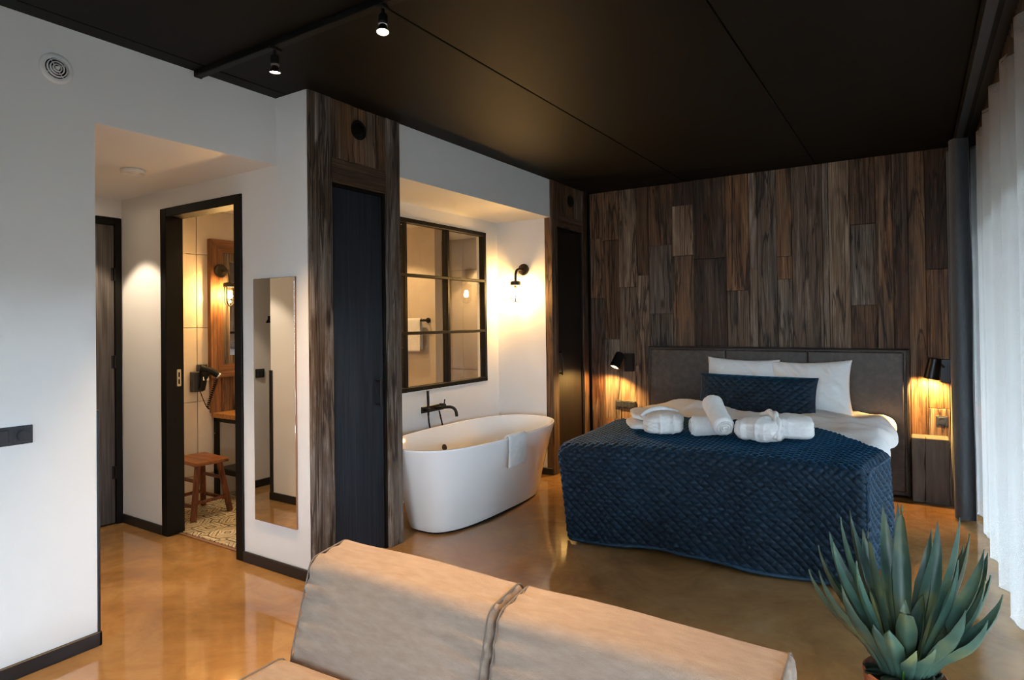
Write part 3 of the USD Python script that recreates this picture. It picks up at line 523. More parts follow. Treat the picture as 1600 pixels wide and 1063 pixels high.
# ================================================================== WALL FITTINGS
def plate(name, label, cat_, at, out, up_w, w, h, cells, mat='switch_black'):
    """cells: list of (offset along wall, kind)"""
    o = np.array(out, float); u = np.cross([0, 0, 1.0], o)
    t = thing(name, label, cat_, at)
    def loc(m): T = np.eye(4); T[:3, 0] = u; T[:3, 1] = [0, 0, 1]; T[:3, 2] = np.cross(u, [0, 0, 1]); m.apply_transform(T); return m
    put('cover_plate', loc(box(-w / 2, w / 2, -h / 2, h / 2, 0, .009, .002)), mat, t)
    for (c, k) in cells:
        put('insert', loc(box(c - .028, c + .028, -.028, .028, .008, .0115, .001)), mat, t)
        if k == 'dial': put('dimmer_knob', loc(disc(.0205, .018, (c, 0, .010), (0, 0, 1), 30)), mat, t)
        if k == 'socket':
            put('socket_cup', loc(lathe([(.0225, .0115), (.0225, .014), (.020, .014), (.0195, .006), (0, .006)], 28, (c, 0, 0))), mat, t)
            for q in (-.0095, .0095): put('contact_hole', loc(disc(.0028, .002, (c + q, 0, .0125 - .006), (0, 0, 1), 10)), 'steel', t)
        if k == 'rocker': put('rocker', loc(box(c - .026, c + .026, -.026, .026, .0105, .0145, .002)), mat, t)
    return t
plate('dimmer_switch', 'black double dimmer and switch plate on the white wall nearest the camera', 'switch', (XA, 1.018, .966), (1, 0, 0), 0, .146, .074, [(-.036, 'rocker'), (.036, 'dial')])
plate('light_switch', 'small black switch plate on the hallway wall seen in the tall mirror', 'switch', (-4.78, 1.125, .975), (1, 0, 0), 0, .085, .075, [(0, 'rocker')])
plate('wall_socket', 'black triple socket plate on the planks left of the headboard', 'socket', (-2.41, YBK - .002, .566), (0, -1, 0), 0, .215, .074, [(-.071, 'rocker'), (0, 'socket'), (.071, 'socket')])
plate('wall_socket', 'black single socket plate above the oak block bedside table', 'socket', (.152, YBK - .002, .598), (0, -1, 0), 0, .076, .074, [(0, 'socket')])
def air_valve(name, label, at, axis, k, R=.064):
    t = thing(name, label, 'vent', at)
    put('flange', lathe([(R * .66, .002), (R * .70, .010), (R * .95, .007), (R, .0)], 44, (0, 0, 0), axis), 'chrome_white', t, True)
    put('duct', disc(R * .68, .002, (0, 0, 0), axis), 'gap_black', t)
    for r in (.575, .405, .24): put('ring', lathe([(R * (r - .03), .004), (R * (r + .03), .004), (R * (r + .03), .012), (R * (r - .03), .014), (R * (r - .03), .004)], 40, (0, 0, 0), axis), 'chrome_white', t)
    put('hub', disc(R * .13, .014, (0, 0, 0), axis, 24), 'chrome_white', t)
    u, v, a = frame_of(axis)
    for q in (0, PI / 2): d = u * math.cos(q + .6) + v * math.sin(q + .6); put('spoke', bar(-d * R * .66 + a * .003, d * R * .66 + a * .003, .004, .004, .0005), 'chrome_white', t, False)
    return t
air_valve('air_vent', 'round white ring vent high on the white wall at upper left', (XA, 1.184, 2.492), (1, 0, 0), 0)
t = thing('ceiling_valve', 'round white valve on the hallway ceiling', 'vent', (-3.79, 1.86, ZH))
put('outer_ring', lathe([(.060, 0), (.066, -.004), (.064, -.020), (.056, -.024), (.047, -.014), (.047, 0)], 40), 'chrome_white', t, True)
put('inner_dish', lathe([(.0, -.020), (.030, -.019), (.038, -.010), (.040, 0)], 36), 'chrome_white', t, True)
t = thing('wall_mirror', 'tall narrow frameless mirror on the white wall beside the bathroom door', 'mirror', (-3.056, YB, .96))
put('mirror_glass', box(-.182, .182, -.014, -.004, -.69, .70, .001), 'mirror', t, False)
put('backing', box(-.172, .172, -.005, 0, -.68, .69), 'copper_edge', t, False)
put('edge_trim', cat(box(-.1835, -.182, -.0135, -.003, -.69, .70), box(.182, .1835, -.0135, -.003, -.69, .70), box(-.182, .182, -.0135, -.003, -.6915, -.69), box(-.182, .182, -.0135, -.003, .70, .7015)), 'copper_edge', t, False)

# ================================================================== CEILING TRACK AND SPOTS
t = thing('lighting_track', 'black lighting track running across the black ceiling', 'track', (-3.02, 1.80, ZC))
put('track_channel', cat(box(0, 2.86, -.019, .019, -.032, 0, .003)), 'rail_black', t, False)
put('end_cap', box(-.012, 0, -.021, .021, -.034, 0, .003), 'rail_black', t, False)
def spotlight(label, loc, aim, power):
    t = thing('track_spotlight', label, 'spotlight', loc)
    a = np.array(aim, float); a /= np.linalg.norm(a); piv = np.array([0, 0, -.045])
    put('adapter', box(-.014, .014, -.03, .03, -.012, .0, .003), 'rail_black', t)
    put('stem', tube([(0, 0, -.01), (0, 0, -.04)], .007, 10), 'rail_black', t)
    put('lamp_holder', lathe([(0, -.012), (.015, -.012), (.019, -.006), (.020, .026), (.016, .032)], 24, piv, a), 'rail_black', t)
    put('collar', lathe([(.0165, .026), (.0185, .028), (.0185, .036), (.0165, .038)], 24, piv, a), 'steel', t)
    put('reflector', lathe([(.012, .032), (.018, .045), (.0235, .062), (.025, .066), (.0235, .066), (.017, .046)], 28, piv, a), 'black_metal', t)
    put('bulb_face', lathe([(0, .068), (.012, .067), (.0235, .063)], 24, piv, a), 'spot_face', t)
    p = piv + a * .085
    spot(t, p, p + a, power, (1.0, .62, .28), 34, .8, .02)
SP = 190
spotlight('lit track spotlight nearest the white wall', (-2.418, 1.80, ZC - .032), (-.06, .04, -1), SP)
spotlight('lit track spotlight at the top edge of the picture', (-1.748, 1.80, ZC - .032), (.12, -.16, -1), SP)

spotlight('lit track spotlight above the sofa', (-1.02, 1.80, ZC - .032), (.12, -.16, -1), SP)
# recessed spots that light the hall and the bathroom
def downlight(label, loc, power, col, cone, aim=(0, 0, -1)):
    t = thing('recessed_downlight', label, 'downlight', loc)
    put('trim_ring', lathe([(.034, 0), (.045, 0), (.045, -.004), (.034, -.006)], 30), 'chrome_white', t)
    put('bulb_face', disc(.033, .003, (0, 0, -.001), (0, 0, 1), 24), 'spot_face', t)
    spot(t, (0, 0, -.03), np.array([0, 0, -.03]) + np.array(aim), power, col, cone, .25, .02)
downlight('recessed downlight in the hallway ceiling by the bathroom door', (-4.46, 1.885, ZH - .001), 60, (1.0, .78, .55), 42)
downlight('recessed downlight in the hallway ceiling by the coat niche', (-4.25, .95, ZH - .001), 30, (1.0, .76, .52), 52)
downlight('recessed downlight in the bathroom ceiling above the stool', (-4.05, 2.9, 2.329), 24, (1.0, .66, .32), 60)
downlight('recessed downlight in the bathroom ceiling in the shower', (-3.95, 5.35, 2.329), 46, (1.0, .66, .30), 46)
downlight('recessed downlight in the bathroom ceiling by the towel rail', (-4.25, 4.1, 2.329), 40, (1.0, .66, .30), 60)

# ================================================================== BED
bed = thing('bed', 'upholstered double bed with brown leather headboard', 'bed', (0, 0, 0))
hb = put('headboard', cat(box(-2.135, -.05, 5.655, YBK - .012, .02, 1.145, .008)), 'leather', bed, False)
for a, b in ((-2.10, -1.415), (-1.413, -.757), (-.755, -.085)): put('headboard_panel', disp(rbox(a, b, 5.635, 5.675, .05, 1.122, .014).subdivide_to_size(.15), .001, 5, 1), 'leather', hb, 40)
put('piping', tube([(-2.118, 5.648, .02), (-2.118, 5.648, 1.12), (-2.116, 5.648, 1.134), (-2.10, 5.648, 1.136), (-.085, 5.648, 1.136), (-.070, 5.648, 1.134), (-.068, 5.648, 1.12), (-.068, 5.648, .02)], .006, 8), 'leather_edge', hb)
put('base', rbox(-1.90, -.31, 3.74, 5.62, .06, .33, .02), 'leather', bed)
put('mattress', rbox(-1.90, -.31, 3.74, 5.62, .32, .535, .05), 'linen_white', bed)
for x in (-1.82, -.38):
    for y in (3.82, 5.5): put('leg', lathe([(.025, 0), (.03, .065)], 18, (x, y, 0)), 'dark_trim', bed)

def bump2(x, y, cx, cy, sx, sy): return np.exp(-((x - cx) / sx) ** 2 - ((y - cy) / sy) ** 2)
X0, X1 = -1.985, -.145
def ztop(x, y):
    return .560 + .035 * np.clip((y - 3.66) / .9, 0, 1) + .03 * (1 - ((x + 1.06) / .95) ** 2) + .014 * (x + 1.0)
# duvet: rounded slab with wrinkles
def duvet():
    nu, nv = 190, 130
    u = np.linspace(-1, 1, nu)[None, :]; y = np.linspace(4.25, 5.60, nv)[:, None]
    W = (X1 - X0) / 2 + .01; cx = (X0 + X1) / 2 - .005; r = .10
    s = u * (W + .075); a = np.abs(s); flat = W - r
    ang = np.clip((a - flat) / r, 0, PI / 2); extra = np.clip(a - flat - r * PI / 2, 0, None)
    x = cx + np.sign(s) * (np.minimum(a, flat) + r * np.sin(ang)) + 0 * y
    z = ztop(np.clip(x, X0 + .06, X1 - .06), y) + .028 - r * (1 - np.cos(ang)) - extra + 0 * y
    z += .115 * bump2(x, y, -1.60, 5.08, .34, .30) + .025 * bump2(x, y, -.5, 5.2, .4, .3)
    x = cx + (x - cx) * (1 - .045 * np.clip((4.60 - y) / .2, 0, 1))
    P = np.stack([x, y + 0 * x, z], -1)
    w = meshkit.fbm(np.stack([x * 5, y * 3.2 + 0 * x, 0 * x + 3], -1), 4, 5) - .5
    w2 = meshkit.noise(np.stack([x * 3 + y * 7, y * 2.4 - x * 9, 0 * x], -1), 9) - .5
    P[..., 2] -= .035 * np.clip((4.62 - y) / .12, 0, 1)
    P[..., 2] += .045 * w + .020 * w2
    P[..., 0] += np.sign(s) * np.clip((a - flat) / r, 0, 1) * (.02 * w + .02 * np.sin(y * 9))
    top = grid(P); m = top
    return m
put('duvet', duvet(), 'linen_white', smooth=True, label='white duvet puffed up over the bed between quilt and headboard', category='duvet')
# quilted bedspread
PU, PV, QH = .060, .049, .0150
def quilt(U, V):
    p, q = U / PU + V / PV, U / PU - V / PV
    fp, fq = p - np.floor(p), q - np.floor(q)
    return QH * np.clip(np.sin(PI * fp) * np.sin(PI * fq), 0, 1) ** .42
YF = 3.60
def front_y(x): return YF + .055 * (x + 1.9) / 1.6
def spread():
    du, dv, r, ru = .0054, .0046, .07, .055
    u = np.arange(X0, X1 + 1e-6, du); nu = len(u)
    U = u[None, :]
    back = 4.66 - .50 * np.clip((U + .75) / .55, 0, 1) ** 1.6 - .12 * np.clip((-1.5 - U) / .4, 0, 1)     # rear edge of the quilt
    nb = 260; tb = np.linspace(0, 1, nb)[:, None]
    yb = front_y(U) + r
    Yt = back + (yb - back) * tb; Xt = U + 0 * Yt
    Zt = ztop(Xt, Yt) + .036
    edge = np.minimum(U - X0, X1 - U); d = ru - np.sqrt(np.clip(ru ** 2 - np.clip(ru - edge, 0, ru) ** 2, 0, None))
    Zt = Zt - d
    Vt = Yt
    # bend and front drop
    nr = 22; ang = np.linspace(0, PI / 2, nr + 1)[1:, None]
    z0 = ztop(U, yb) + .036
    rr = r - d
    Yr = yb - rr * np.sin(ang); Zr = z0 - r + rr * np.cos(ang); Vr = yb - r * ang + 0 * U
    nf = 118; tf = np.linspace(0, 1, nf + 1)[1:, None]
    bot = .035 + .012 * np.sin(U * 5 + 1)
    Zf = (z0 - r) + (bot - (z0 - r)) * tf
    flare = .05 * tf ** 1.3 + .022 * tf * np.sin(U * 6.3 + .6) + .01 * tf * np.sin(U * 15)
    Yf = yb - rr - flare; Vf = yb - r * PI / 2 - ((z0 - r) - Zf)
    shift = .10 * np.clip((-1.6 - U) / .38, 0, 1) * tf + .0 * tf
    Xf = U + shift
    Xa = np.vstack([Xt, U + 0 * Yr, Xf]); Ya = np.vstack([Yt, Yr, Yf]); Za = np.vstack([Zt, Zr, Zf]); Va = np.vstack([Vt, Vr, Vf]); Ua = np.broadcast_to(U, Xa.shape)
    kx_ = np.clip((U - (X1 - .5)) / .5, 0, 1) ** 1.5; ky_ = np.clip((Ya - 3.75) / .45, 0, 1); ky_ = ky_ * ky_ * (3 - 2 * ky_)
    Xa = Xa - .085 * kx_ * (1 - ky_)
    P = np.stack([Xa, Ya, Za], -1)
    soft = meshkit.fbm(P * 3.0, 3, 11) - .5
    gu = np.gradient(P, axis=1); gv = np.gradient(P, axis=0); n = np.cross(gv, gu); n /= np.linalg.norm(n, axis=-1, keepdims=True) + 1e-12
    if n[5, nu // 2, 2] < 0: n = -n
    h = quilt(Ua, Va); wob = .5 * PU * soft
    h = quilt(Ua + .04 * soft, Va + .02 * soft)
    P2 = P + n * (h + .012 * soft)[..., None]
    m1 = grid(P2)
    # side strips
    out = [m1]
    for side in (1, -1):
        col = -1 if side == 1 else 0
        E = P[:, col]; k0 = 0; k1 = nb + nr + int(nf * .999)
        # side surface: rows along the edge polyline on top part; hang down
        yt = np.linspace(back[0, col], E[nb + nr - 1, 1] - .002, 150)
        zt = np.interp(yt[::-1], E[:nb + nr, 1][::-1], E[:nb + nr, 2][::-1])[::-1]
        nw = 120; w = np.linspace(0, 1, nw)[:, None]
        zz = zt[None, :] + (.045 - zt[None, :]) * w
        xe = np.interp(yt[::-1], E[:nb + nr, 1][::-1], E[:nb + nr, 0][::-1])[::-1]
        xx = xe[None, :] + side * (.003 + (.022 if side == 1 else -.05) * w ** 1.2 + .008 * w * np.sin(yt[None, :] * 11))
        ue = U[0, col]; wt = np.clip(1 - (yt[None, :] - yt.min()) / .32, 0, 1) ** 1.5
        fl_ = .05 * w ** 1.3 + .022 * w * np.sin(ue * 6.3 + .6) + .01 * w * np.sin(ue * 15)
        yy = yt[None, :] - (fl_ + .009) * wt
        if side == -1: xx = xx + .10 * w * np.clip(1 - (yt[None, :] - yt.min()) / .35, 0, 1)
        xx = xx + (xe[None, :] + side * .004 + (.10 * w if side == -1 else 0) - xx) * np.clip(1 - (yt[None, :] - yt.min()) / .10, 0, 1)
        Q = np.stack([xx + 0 * zz, yy + 0 * zz, zz], -1)
        hh = quilt(yt[None, :] + 0 * zz, zz - 1.0)
        Q[..., 0] += side * (hh)
        out.append(grid(Q))
    return out
sp = spread()
qb = thing('bedspread', 'quilted petrol blue velvet bedspread hanging over the foot of the bed', 'bedspread')
put('top_cover', sp[0], 'velvet_blue', qb, True); put('side_drop', sp[1], 'velvet_blue', qb, True); put('side_drop', sp[2], 'velvet_blue', qb, True)
v = np.array(sp[0].vertices).reshape(-1, len(np.arange(X0, X1 + 1e-6, .0054)), 3)
put('hem', tube(v[-1, ::6] + [0, .004, -.004], .011, 8), 'piping_blue', qb)
for c_ in (0, -1): put('edge_seam', tube(v[:266:4, c_] + [-.003 if c_ else .003, 0, -.006], .011, 8), 'piping_blue', qb)
put('corner_seam', tube(v[262:, -1][::6] + [.002, -.001, 0], .0095, 8), 'piping_blue', qb)

# pillows
def pillow(w, h, t, n=72, pinch=.09, seed=0, wr=.016, quilted=False):
    u = np.linspace(-1, 1, n); U, V = np.meshgrid(u, u)
    px = U * w / 2 * (1 - pinch * (1 - V ** 2)); py = V * h / 2 * (1 - pinch * (1 - U ** 2))
    th = t / 2 * (np.clip(1 - np.abs(U) ** 2.6, 0, 1) * np.clip(1 - np.abs(V) ** 2.6, 0, 1)) ** .55
    e = np.clip(1 - np.maximum(np.abs(U), np.abs(V)) ** 8, 0, 1)
    nz = meshkit.fbm(np.stack([px * 7 + seed, py * 7, 0 * px], -1), 4, seed) - .5
    nz2 = meshkit.noise(np.stack([(px + py * .8) * 24 + seed, (py - px) * 5, 0 * px], -1), seed + 3) - .5
    A = np.stack([px, py, th + e * (wr * 2 * nz + wr * nz2)], -1); Bk = np.stack([px, py, -th], -1)
    if quilted: A[..., 2] += e * 1.0 * quilt(px, py * .9)
    a, b = grid(A), grid(Bk); b.invert(); m = cat(a, b); m.merge_vertices(); m.fix_normals(); return m
def stand(m, at, lean, yaw=0, roll=0):
    Rm = trimesh.transformations
    m.apply_transform(Rm.rotation_matrix(roll, [0, 0, 1])); m.apply_transform(Rm.rotation_matrix(PI / 2 - lean, [1, 0, 0])); m.apply_transform(Rm.rotation_matrix(yaw, [0, 0, 1])); m.apply_translation(at); return m
put('pillow', stand(pillow(.60, .46, .15, seed=1), (-1.255, 5.50, .84), .28, 0, -.03), 'linen_white', smooth=True, label='white pillow leaning on the headboard nearer the bathtub', category='pillow')
put('pillow', stand(pillow(.62, .46, .15, seed=5), (-.725, 5.50, .83), .28, 0, .035), 'linen_white', smooth=True, label='white pillow leaning on the headboard nearer the sheer curtain', category='pillow')
t = thing('bolster_cushion', 'quilted blue velvet cushion lying in front of the white pillows', 'cushion', (-1.085, 5.24, .775))
put('cushion_cover', stand(pillow(.90, .345, .15, 150, .035, 8, .004, True), (0, 0, 0), .32, 0, -.012), 'velvet_blue', t, True)
for sx in (-1, 1):
    e = stand(trimesh.Trimesh(np.array([(sx * (.448 - .028 * (1 - q * q)), q * .168, 0) for q in np.linspace(-.98, .98, 20)]), [(0, 1, 2)], process=False), (0, 0, 0), .32, 0, -.012)
    put('side_seam', tube(e.vertices, .004, 6), 'piping_blue', t)

# towels and bathrobes on the bed
def roll(name, label, p, q, r, seed):
    p, q = np.array(p, float), np.array(q, float); L = np.linalg.norm(q - p); u, v, a = frame_of(q - p)
    t = thing(name, label, 'towel', p)
    n = 60; pr = []
    s = np.linspace(0, 1, 24); rings = []
    for k in s:
        e = min(k, 1 - k) * L; rr = r * (1 - .25 * (max(0, .02 - e) / .02) ** 2) * (1 + .05 * math.sin(k * 5 + seed))
        th_ = np.arange(n) * 2 * PI / n; wob = 1 + .03 * np.sin(3 * th_ + seed) + .05 * np.exp(-((th_ - 1.2) / .25) ** 2)
        rings.append(a * (k * L) + rr * wob[:, None] * (np.cos(th_)[:, None] * u + np.sin(th_)[:, None] * v))
    put('rolled_cloth', disp(loft(rings, True), .003, 30, seed), 'terry_white', t, True)
    for e, sg_ in ((0, -1), (L, 1)):     # spiral ends
        ph = np.linspace(.8, 3.2 * 2 * PI, 90); sp_ = r * .80 * ph / (3.2 * 2 * PI)
        c = a * e + (np.cos(ph) * sp_)[:, None] * u + (np.sin(ph) * sp_)[:, None] * v + a * (sg_ * .006 * (1 - sp_ / r))[:, None]
        put('rolled_end', tube(c, r * .112, 7), 'terry_white', t, True)
    return t
roll('rolled_towel', 'rolled white towel lying flat on the bedspread', (-1.215, 3.975, .716), (-1.01, 4.10, .718), .060, 1)
roll('rolled_towel', 'rolled white towel propped up at a slant against the other roll', (-.992, 3.90, .732), (-1.122, 4.10, .862), .064, 2)
def soft_loaf(w, d, h, seed, e=4.2, wr=.012, n=64):
    m = trimesh.creation.icosphere(5, 1.0); v = np.array(m.vertices); k = (np.abs(v) ** e).sum(1) ** (-1 / e); v = v * k[:, None] * [w / 2, d / 2, h / 2]
    v[:, 2] = np.where(v[:, 2] < 0, v[:, 2] * .85, v[:, 2] * (1 - .25 * (v[:, 0] / (w / 2)) ** 2 * .6))
    f = meshkit.fbm(v * [9, 9, 22] + seed, 4, seed) - .5; f2 = 1 - 2 * np.abs(2 * meshkit.noise(v * [26, 8, 5] + seed * 3, seed + 1) - 1)
    v += v / (np.linalg.norm(v, axis=1, keepdims=True) + 1e-9) * (wr * 2 * f + wr * .7 * f2)[:, None]
    return trimesh.Trimesh(v, m.faces, process=False)
def place(m, at, rz=0, ry=0):
    m.apply_transform(trimesh.transformations.rotation_matrix(ry, [0, 1, 0])); m.apply_transform(trimesh.transformations.rotation_matrix(rz, [0, 0, 1])); m.apply_translation(at); return m
t = thing('folded_bathrobe', 'folded white bathrobe nearest the bathtub on the bedspread', 'bathrobe', (-1.435, 4.04, .716))
put('robe_body', place(soft_loaf(.25, .30, .135, 3), (.02, -.02, 0), .35), 'terry_white', t, True)
put('robe_fold', place(soft_loaf(.20, .34, .055, 4), (-.14, .10, .03), .5), 'terry_white', t, True)
put('robe_fold', place(soft_loaf(.20, .34, .05, 6), (-.155, .07, -.028), .5), 'terry_white', t, True)
put('robe_collar', tube(bez((-.10, -.10, .045), (-.07, -.0, .10), (-.02, .08, .09), (.08, .10, .06), 16), np.interp(np.linspace(0, 1, 16), [0, .5, 1], [.012, .017, .012]), 10), 'terry_white', t, True)
t = thing('folded_bathrobe', 'folded white bathrobe with twisted belt nearest the sheer curtain on the bedspread', 'bathrobe', (-.742, 4.03, .728))
put('robe_body', place(soft_loaf(.27, .26, .15, 12, 3.0, .014), (-.06, -.05, 0), -.15), 'terry_white', t, True)
put('robe_fold', place(soft_loaf(.24, .28, .135, 13, 4.5, .010), (.10, .08, .01), .15), 'terry_white', t, True)
tw_ = np.linspace(0, 1, 40); c = bez((-.06, .06, .075), (.02, .02, .12), (.05, -.07, .09), (.06, -.17, -.03), 40)
put('belt', tube(c + np.stack([.010 * np.cos(tw_ * 9), .006 * np.sin(tw_ * 9), .006 * np.sin(tw_ * 9)], 1), .017, 10), 'terry_white', t, True)
put('belt', tube(c + np.stack([.010 * np.cos(tw_ * 9 + PI), .006 * np.sin(tw_ * 9 + PI), .006 * np.sin(tw_ * 9 + PI)], 1), .015, 10), 'terry_white', t, True)

# bedside lamps
def bedside(label, x, lean, tilt, flip):
    t = thing('bedside_lamp', label, 'wall lamp', (x, YBK - .004, 1.0))
    put('mount_block', box(.03 * flip - .045 + .03 * flip, .03 * flip + .045 + .03 * flip, -.055, 0, -.105, .07, .004), 'black_metal', t, False)
    a = np.array([math.sin(tilt), lean, math.cos(tilt)]); a /= np.linalg.norm(a); c = np.array([-.03 * flip, -.11, .0])
    put('pivot', tube([c + a * .04, c + [.05 * flip, .03, .03], (.05 * flip, -.03, .0)], .010, 10), 'black_metal', t)
    put('shade', lathe([(.040, -.075), (.052, -.075), (.051, -.07), (.043, .075), (.040, .08), (0, .082), (0, .074), (.037, .07), (.046, -.07)], 36, c, a), 'black_metal', t, 30)
    put('diffuser', lathe([(0, -.062), (.044, -.064)], 30, c, a), 'slit_glow', t)
    p = c - a * .09; to = p - a + [0, .35, 0]
    spot(t, p, to, 60, (1.0, .56, .16), 75, .5, .015)
bedside('black bedside lamp glowing on the planks left of the headboard', -2.415, .62, .22, 1)
bedside('black bedside lamp above the oak block next to the grey curtain', .13, .0, .16, 1)
t = thing('oak_block', 'cracked grey oak block serving as bedside table', 'bedside table', (0, 0, 0))
bx = box(-.045, .19, 5.60, YBK - .012, 0, .487, .006)
crack = bez((.033, 5.59, -.02), (.045, 5.59, .2), (.03, 5.59, .3), (.048, 5.59, .52), 14)
poly = sg.Polygon([(x - .002 - .0025 * math.sin(k), z) for k, (x, _, z) in enumerate(crack)] + [(x + .003, z) for (x, _, z) in crack[::-1]])
cut = extr(poly, .06, (0, 5.64, 0), (1, 0, 0), (0, 0, 1))
bm = trimesh.boolean.difference([bx, cut], engine='manifold')
put('wood_block', bm, 'block_oak', t, False)
put('crack_depth', box(.02, .06, 5.632, 5.645, .01, .47), 'gap_black', t, False)

# ================================================================== CURTAINS
def cloth(path_xy, z0, z1, th, nz=26, flare=.0, seed=0, wr=.006):
    P = np.array(path_xy); t_ = np.gradient(P, axis=0); t_ /= np.linalg.norm(t_, axis=1, keepdims=True); nn = np.stack([-t_[:, 1], t_[:, 0]], 1)
    z = np.linspace(z0, z1, nz); V = np.zeros((nz, len(P), 3)); c = P.mean(0)
    for i, zz in enumerate(z):
        k = 1 + flare * (1 - (zz - z0) / (z1 - z0))
        w = meshkit.fbm(np.stack([P[:, 0] * 8, P[:, 1] * 8, np.full(len(P), zz * 1.2)], -1), 2, seed) - .5
        V[i, :, :2] = c + (P - c) * [k, 1] + nn * (wr * 2 * w)[:, None]; V[i, :, 2] = zz
    m = grid(V); return m
s = np.linspace(0, 1, 240)
dp = np.stack([.265 + .062 * np.sin(s * 2 * PI * 4.5 + 1.2) * (.8 + .2 * np.sin(s * 9)), 5.18 + .50 * s + .03 * np.sin(s * 2 * PI * 9)], 1)
t = thing('drape', 'dark grey linen curtain gathered in the corner beside the oak block', 'curtain')
put('curtain_cloth', cloth(dp, .015, 2.60, .003, 40, .12, 3, .010), 'drape_grey', t, True)
put('curtain_track', box(.29, .315, -2.8, 5.7, 2.632, 2.655), 'rail_black', t, False)
yv = np.linspace(1.2, 5.42, 1500)
sx = .395 + .058 * np.sin(yv * 2 * PI / .46 + .8 * np.sin(yv * 1.7)) + .009 * np.sin(yv * 2 * PI / .125 + np.sin(yv * 3) * 1.5)
t = thing('sheer_curtain', 'long white sheer curtain covering the window wall', 'curtain')
put('curtain_cloth', cloth(np.stack([sx, yv], 1), .028, 2.56, .001, 14, 0, 5, .006), 'sheer', t, True)
hx = .385 + .022 * np.sin(yv * 2 * PI / .072)
V = np.stack([np.stack([hx, yv, np.full_like(yv, z)], 1) for z in (2.54, 2.60, 2.655)]); V[0, :, 0] = sx
put('curtain_heading', grid(V), 'soffit_brown', t, True)
put('curtain_track', box(.375, .395, -2.8, 5.6, 2.645, 2.665), 'rail_black', t, False)
put('bottom_hem', tube(np.stack([sx, yv, np.full_like(yv, .03)], 1)[::4], .0022, 5), 'linen_white', t)

# ================================================================== SOFA
sofa = thing('sofa', 'beige grey two seat upholstered sofa seen from its front', 'sofa')
def soft_extrude(poly, x0, x1, r=.022, step=.02, n=150, seed=0, pucker=.004, sag=.0):
    ln = np.array([poly.exterior.interpolate(d, True).coords[0] for d in np.arange(n) / n])
    if not poly.exterior.is_ccw: ln = ln[::-1]
    t_ = np.roll(ln, -1, 0) - np.roll(ln, 1, 0); t_ /= np.linalg.norm(t_, axis=1, keepdims=True); nn = np.stack([t_[:, 1], -t_[:, 0]], 1)
    a = np.linspace(0, PI / 2, 7); ends = r * (1 - np.cos(a)); xs_ = np.r_[x0 + r * (1 - np.cos(a)) * 1.0, np.arange(x0 + r + step, x1 - r, step), (x1 - r * (1 - np.cos(a)))[::-1]]
    rings = []
    for x in xs_:
        e = min(x - x0, x1 - x); d = r - math.sqrt(max(0, r * r - max(0, r - e) ** 2))
        crown = sag * (1 - ((x - (x0 + x1) / 2) / ((x1 - x0) / 2)) ** 2)
        w = meshkit.fbm(np.stack([np.full(n, x * 4.0), ln[:, 0] * 4, ln[:, 1] * 4], -1), 3, seed) - .5
        pk = math.exp(-e / .05) * np.sin(np.arange(n) / n * 2 * PI * 30 + seed) * meshkit.noise(np.stack([np.full(n, seed), ln[:, 0] * 16, ln[:, 1] * 16], -1), seed)
        q = ln + nn * (-d + crown + .009 * w + pucker * pk)[:, None]
        rings.append(np.stack([np.full(n, x), q[:, 0], q[:, 1]], 1))
    m = loft(rings, True)
    def seam(x): return np.stack([np.full(n, x), ln[:, 0], ln[:, 1]], 1) + np.stack([np.zeros(n), nn[:, 0], nn[:, 1]], 1) * .002
    return m, (seam(x0 + .012), seam(x1 - .012))
bk = sg.Polygon([(1.225, .12), (1.262, .39), (1.338, .648), (1.50, .668), (1.63, .12)]).buffer(-.035).buffer(.035 + .0, quad_segs=8)
st = sg.Polygon([(.30, .10), (.30, .385), (1.24, .385), (1.24, .10)]).buffer(-.03).buffer(.03, quad_segs=6)
for k, (a, b) in enumerate(((-1.648, -.934), (-.926, -.232))):
    m, rg = soft_extrude(bk, a, b, .022, .016, 170, k + 2, .009, .006)
    p = put('backrest', m, 'sofa_cloth', sofa, True)
    for o in rg: put('piping', tube(np.vstack([o, o[:2]]), .0026, 6, False), 'sofa_piping', p)
    m, rg = soft_extrude(st, a, b, .022, .03, 130, k + 7, .003, .010)
    p = put('seat', m, 'sofa_cloth', sofa, True)
    for o in rg: put('piping', tube(np.vstack([o, o[:2]]), .0026, 6, False), 'sofa_piping', p)
put('plinth', box(-1.60, -.28, .36, 1.58, .03, .11), 'dark_trim', sofa, False)
for x in (-1.55, -.33):
    for y in (.4, 1.52): put('foot', box(x - .03, x + .03, y - .03, y + .03, 0, .03), 'dark_trim', sofa, False)

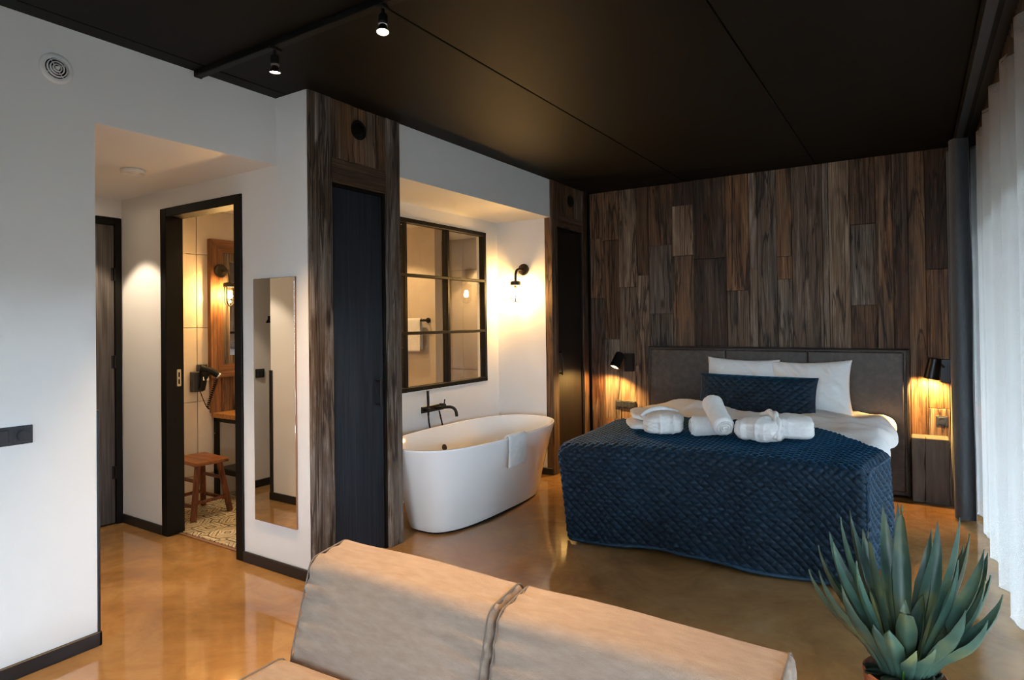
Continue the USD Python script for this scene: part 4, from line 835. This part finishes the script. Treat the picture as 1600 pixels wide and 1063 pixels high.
# ================================================================== PLANT
pc = np.array([-.045, 2.2, 0])
t = thing('potted_agave', 'grey green potted agave in a rust coloured pot', 'plant', pc)
put('pot', lathe([(0, 0), (.085, 0), (.09, .006), (.108, .30), (.112, .335), (.106, .340), (.099, .332), (.097, .31), (0, .305)], 56), 'terracotta', t, 40)
put('soil', disc(.096, .008, (0, 0, .300), (0, 0, 1)), 'pebble_dark', t)
pr_ = np.random.default_rng(3); peb = []
for k in range(60):
    a, r = pr_.uniform(0, 2 * PI), .09 * math.sqrt(pr_.uniform(.1, 1)); s_ = trimesh.creation.icosphere(1, 1.0); s_.apply_scale([pr_.uniform(.009, .016), pr_.uniform(.009, .014), .008]); s_.apply_translation([r * math.cos(a), r * math.sin(a), .312]); peb.append(s_)
put('pebbles', cat(*peb), 'pebble_dark', t, True, kind='stuff')
def leaf(tip, w, seed, base=(0, 0, .335), bow=.05, curl=.3, n=22):
    r = np.random.default_rng(seed); b = np.array(base, float); tip = np.array(tip, float); d = tip - b; L = np.linalg.norm(d)
    hor = np.array([d[0], d[1], 0.0]); hl = np.linalg.norm(hor); hor = hor / hl if hl > 1e-6 else np.array([1.0, 0, 0])
    p1 = b + d * .33 + np.array([0, 0, bow * .9]) - hor * .0; p2 = b + d * .68 - np.array([0, 0, bow * curl]) + hor * .03
    c = bez(b, p1, p2, tip, n); s = np.linspace(0, 1, n); tn = np.gradient(c, axis=0); tn /= np.linalg.norm(tn, axis=1, keepdims=True)
    side = np.cross(tn, hor * .3 + np.array([0, 0, 1.0])); side = np.cross([0, 0, 1.0], tn); side /= np.linalg.norm(side, axis=1, keepdims=True) + 1e-9
    tw = r.uniform(-.95, .95); up_ = np.cross(tn, side)
    sd = side * np.cos(tw * s)[:, None] + up_ * np.sin(tw * s)[:, None]; up2 = np.cross(tn, sd)
    prof = w * np.interp(s, [0, .12, .45, .62, .85, .96, 1], [.62, .55, .95, 1.0, .55, .16, .02])
    k = np.linspace(-1, 1, 7); V = np.zeros((n, 14, 3)); th_ = .0035
    for j, q in enumerate(k):
        ch = (q * q) * .35 * prof
        V[:, j] = c + sd * (q * prof / 2)[:, None] + up2 * (ch)[:, None] * (1 if True else -1) + up2 * (th_ * (1 - q * q))
        V[:, 13 - j] = c + sd * (q * prof / 2)[:, None] + up2 * (ch)[:, None] - up2 * (th_ * (1 - q * q) * np.interp(s, [0, .3, 1], [2.5, 1.2, .3]))[:, None]
    m = grid(V, close=True); 
    if m.volume < 0: m.invert()
    return m
TIPS = [(-.278, .03, .665), (-.262, -.09, .628), (-.250, .08, .70), (-.228, -.04, .705), (-.215, .06, .757), (-.195, .13, .765), (-.10, .13, .80), (-.060, .16, .80), (-.048, .10, .815), (-.135, .03, .735), (.045, .18, .755), (.098, .05, .808), (.125, .12, .745), (.152, .02, .735), (.165, .09, .705), (.150, -.03, .665), (.168, .05, .655), (.188, -.03, .634), (.150, -.08, .575), (-.16, .17, .70), (.03, .2, .72), (-.30, -.02, .60), (.11, .17, .69), (-.20, -.10, .60), (.10, -.10, .60), (-.165, -.04, .66), (.09, .0, .70)]
for k, (x, y, z) in enumerate(TIPS):
    r = np.random.default_rng(k + 50); a = math.atan2(y, x + .045); rad = math.hypot(x + .045, y); br = min(.05, rad * .25)
    put('leaf', leaf((x + .045, y, z), r.uniform(.046, .060), k, (br * math.cos(a), br * math.sin(a), .315 + r.uniform(0, .02)), .045 if rad > .12 else .0, 1.5), 'agave', t, True)
SH = [(-.035, -.10, .50), (.030, -.105, .46), (.005, -.05, .575), (.075, -.09, .47), (-.075, -.09, .50), (.10, .02, .50), (-.09, .05, .55), (.05, .09, .55)]
for k, (x, y, z) in enumerate(SH): put('leaf', leaf((x, y, z), .056, k + 200, (x * .3, y * .3, .32), .015, -.2, 16), 'agave', t, True)
for k in range(16):
    a = k * 2.4; rr_ = .075 + .035 * ((k * 7) % 5) / 5
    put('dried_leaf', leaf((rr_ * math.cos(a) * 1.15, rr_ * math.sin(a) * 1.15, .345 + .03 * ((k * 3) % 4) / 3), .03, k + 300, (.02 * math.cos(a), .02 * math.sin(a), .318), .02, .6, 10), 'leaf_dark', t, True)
for k in range(9):
    a = k * 2.1 + .4; put('sprout', tube(bez((.045 * math.cos(a), .045 * math.sin(a), .315), (.05 * math.cos(a), .05 * math.sin(a), .35), (.06 * math.cos(a), .06 * math.sin(a), .37), (.075 * math.cos(a + .2), .075 * math.sin(a + .2), .395), 8), np.linspace(.003, .0006, 8), 6), 'sprout_green', t, True)
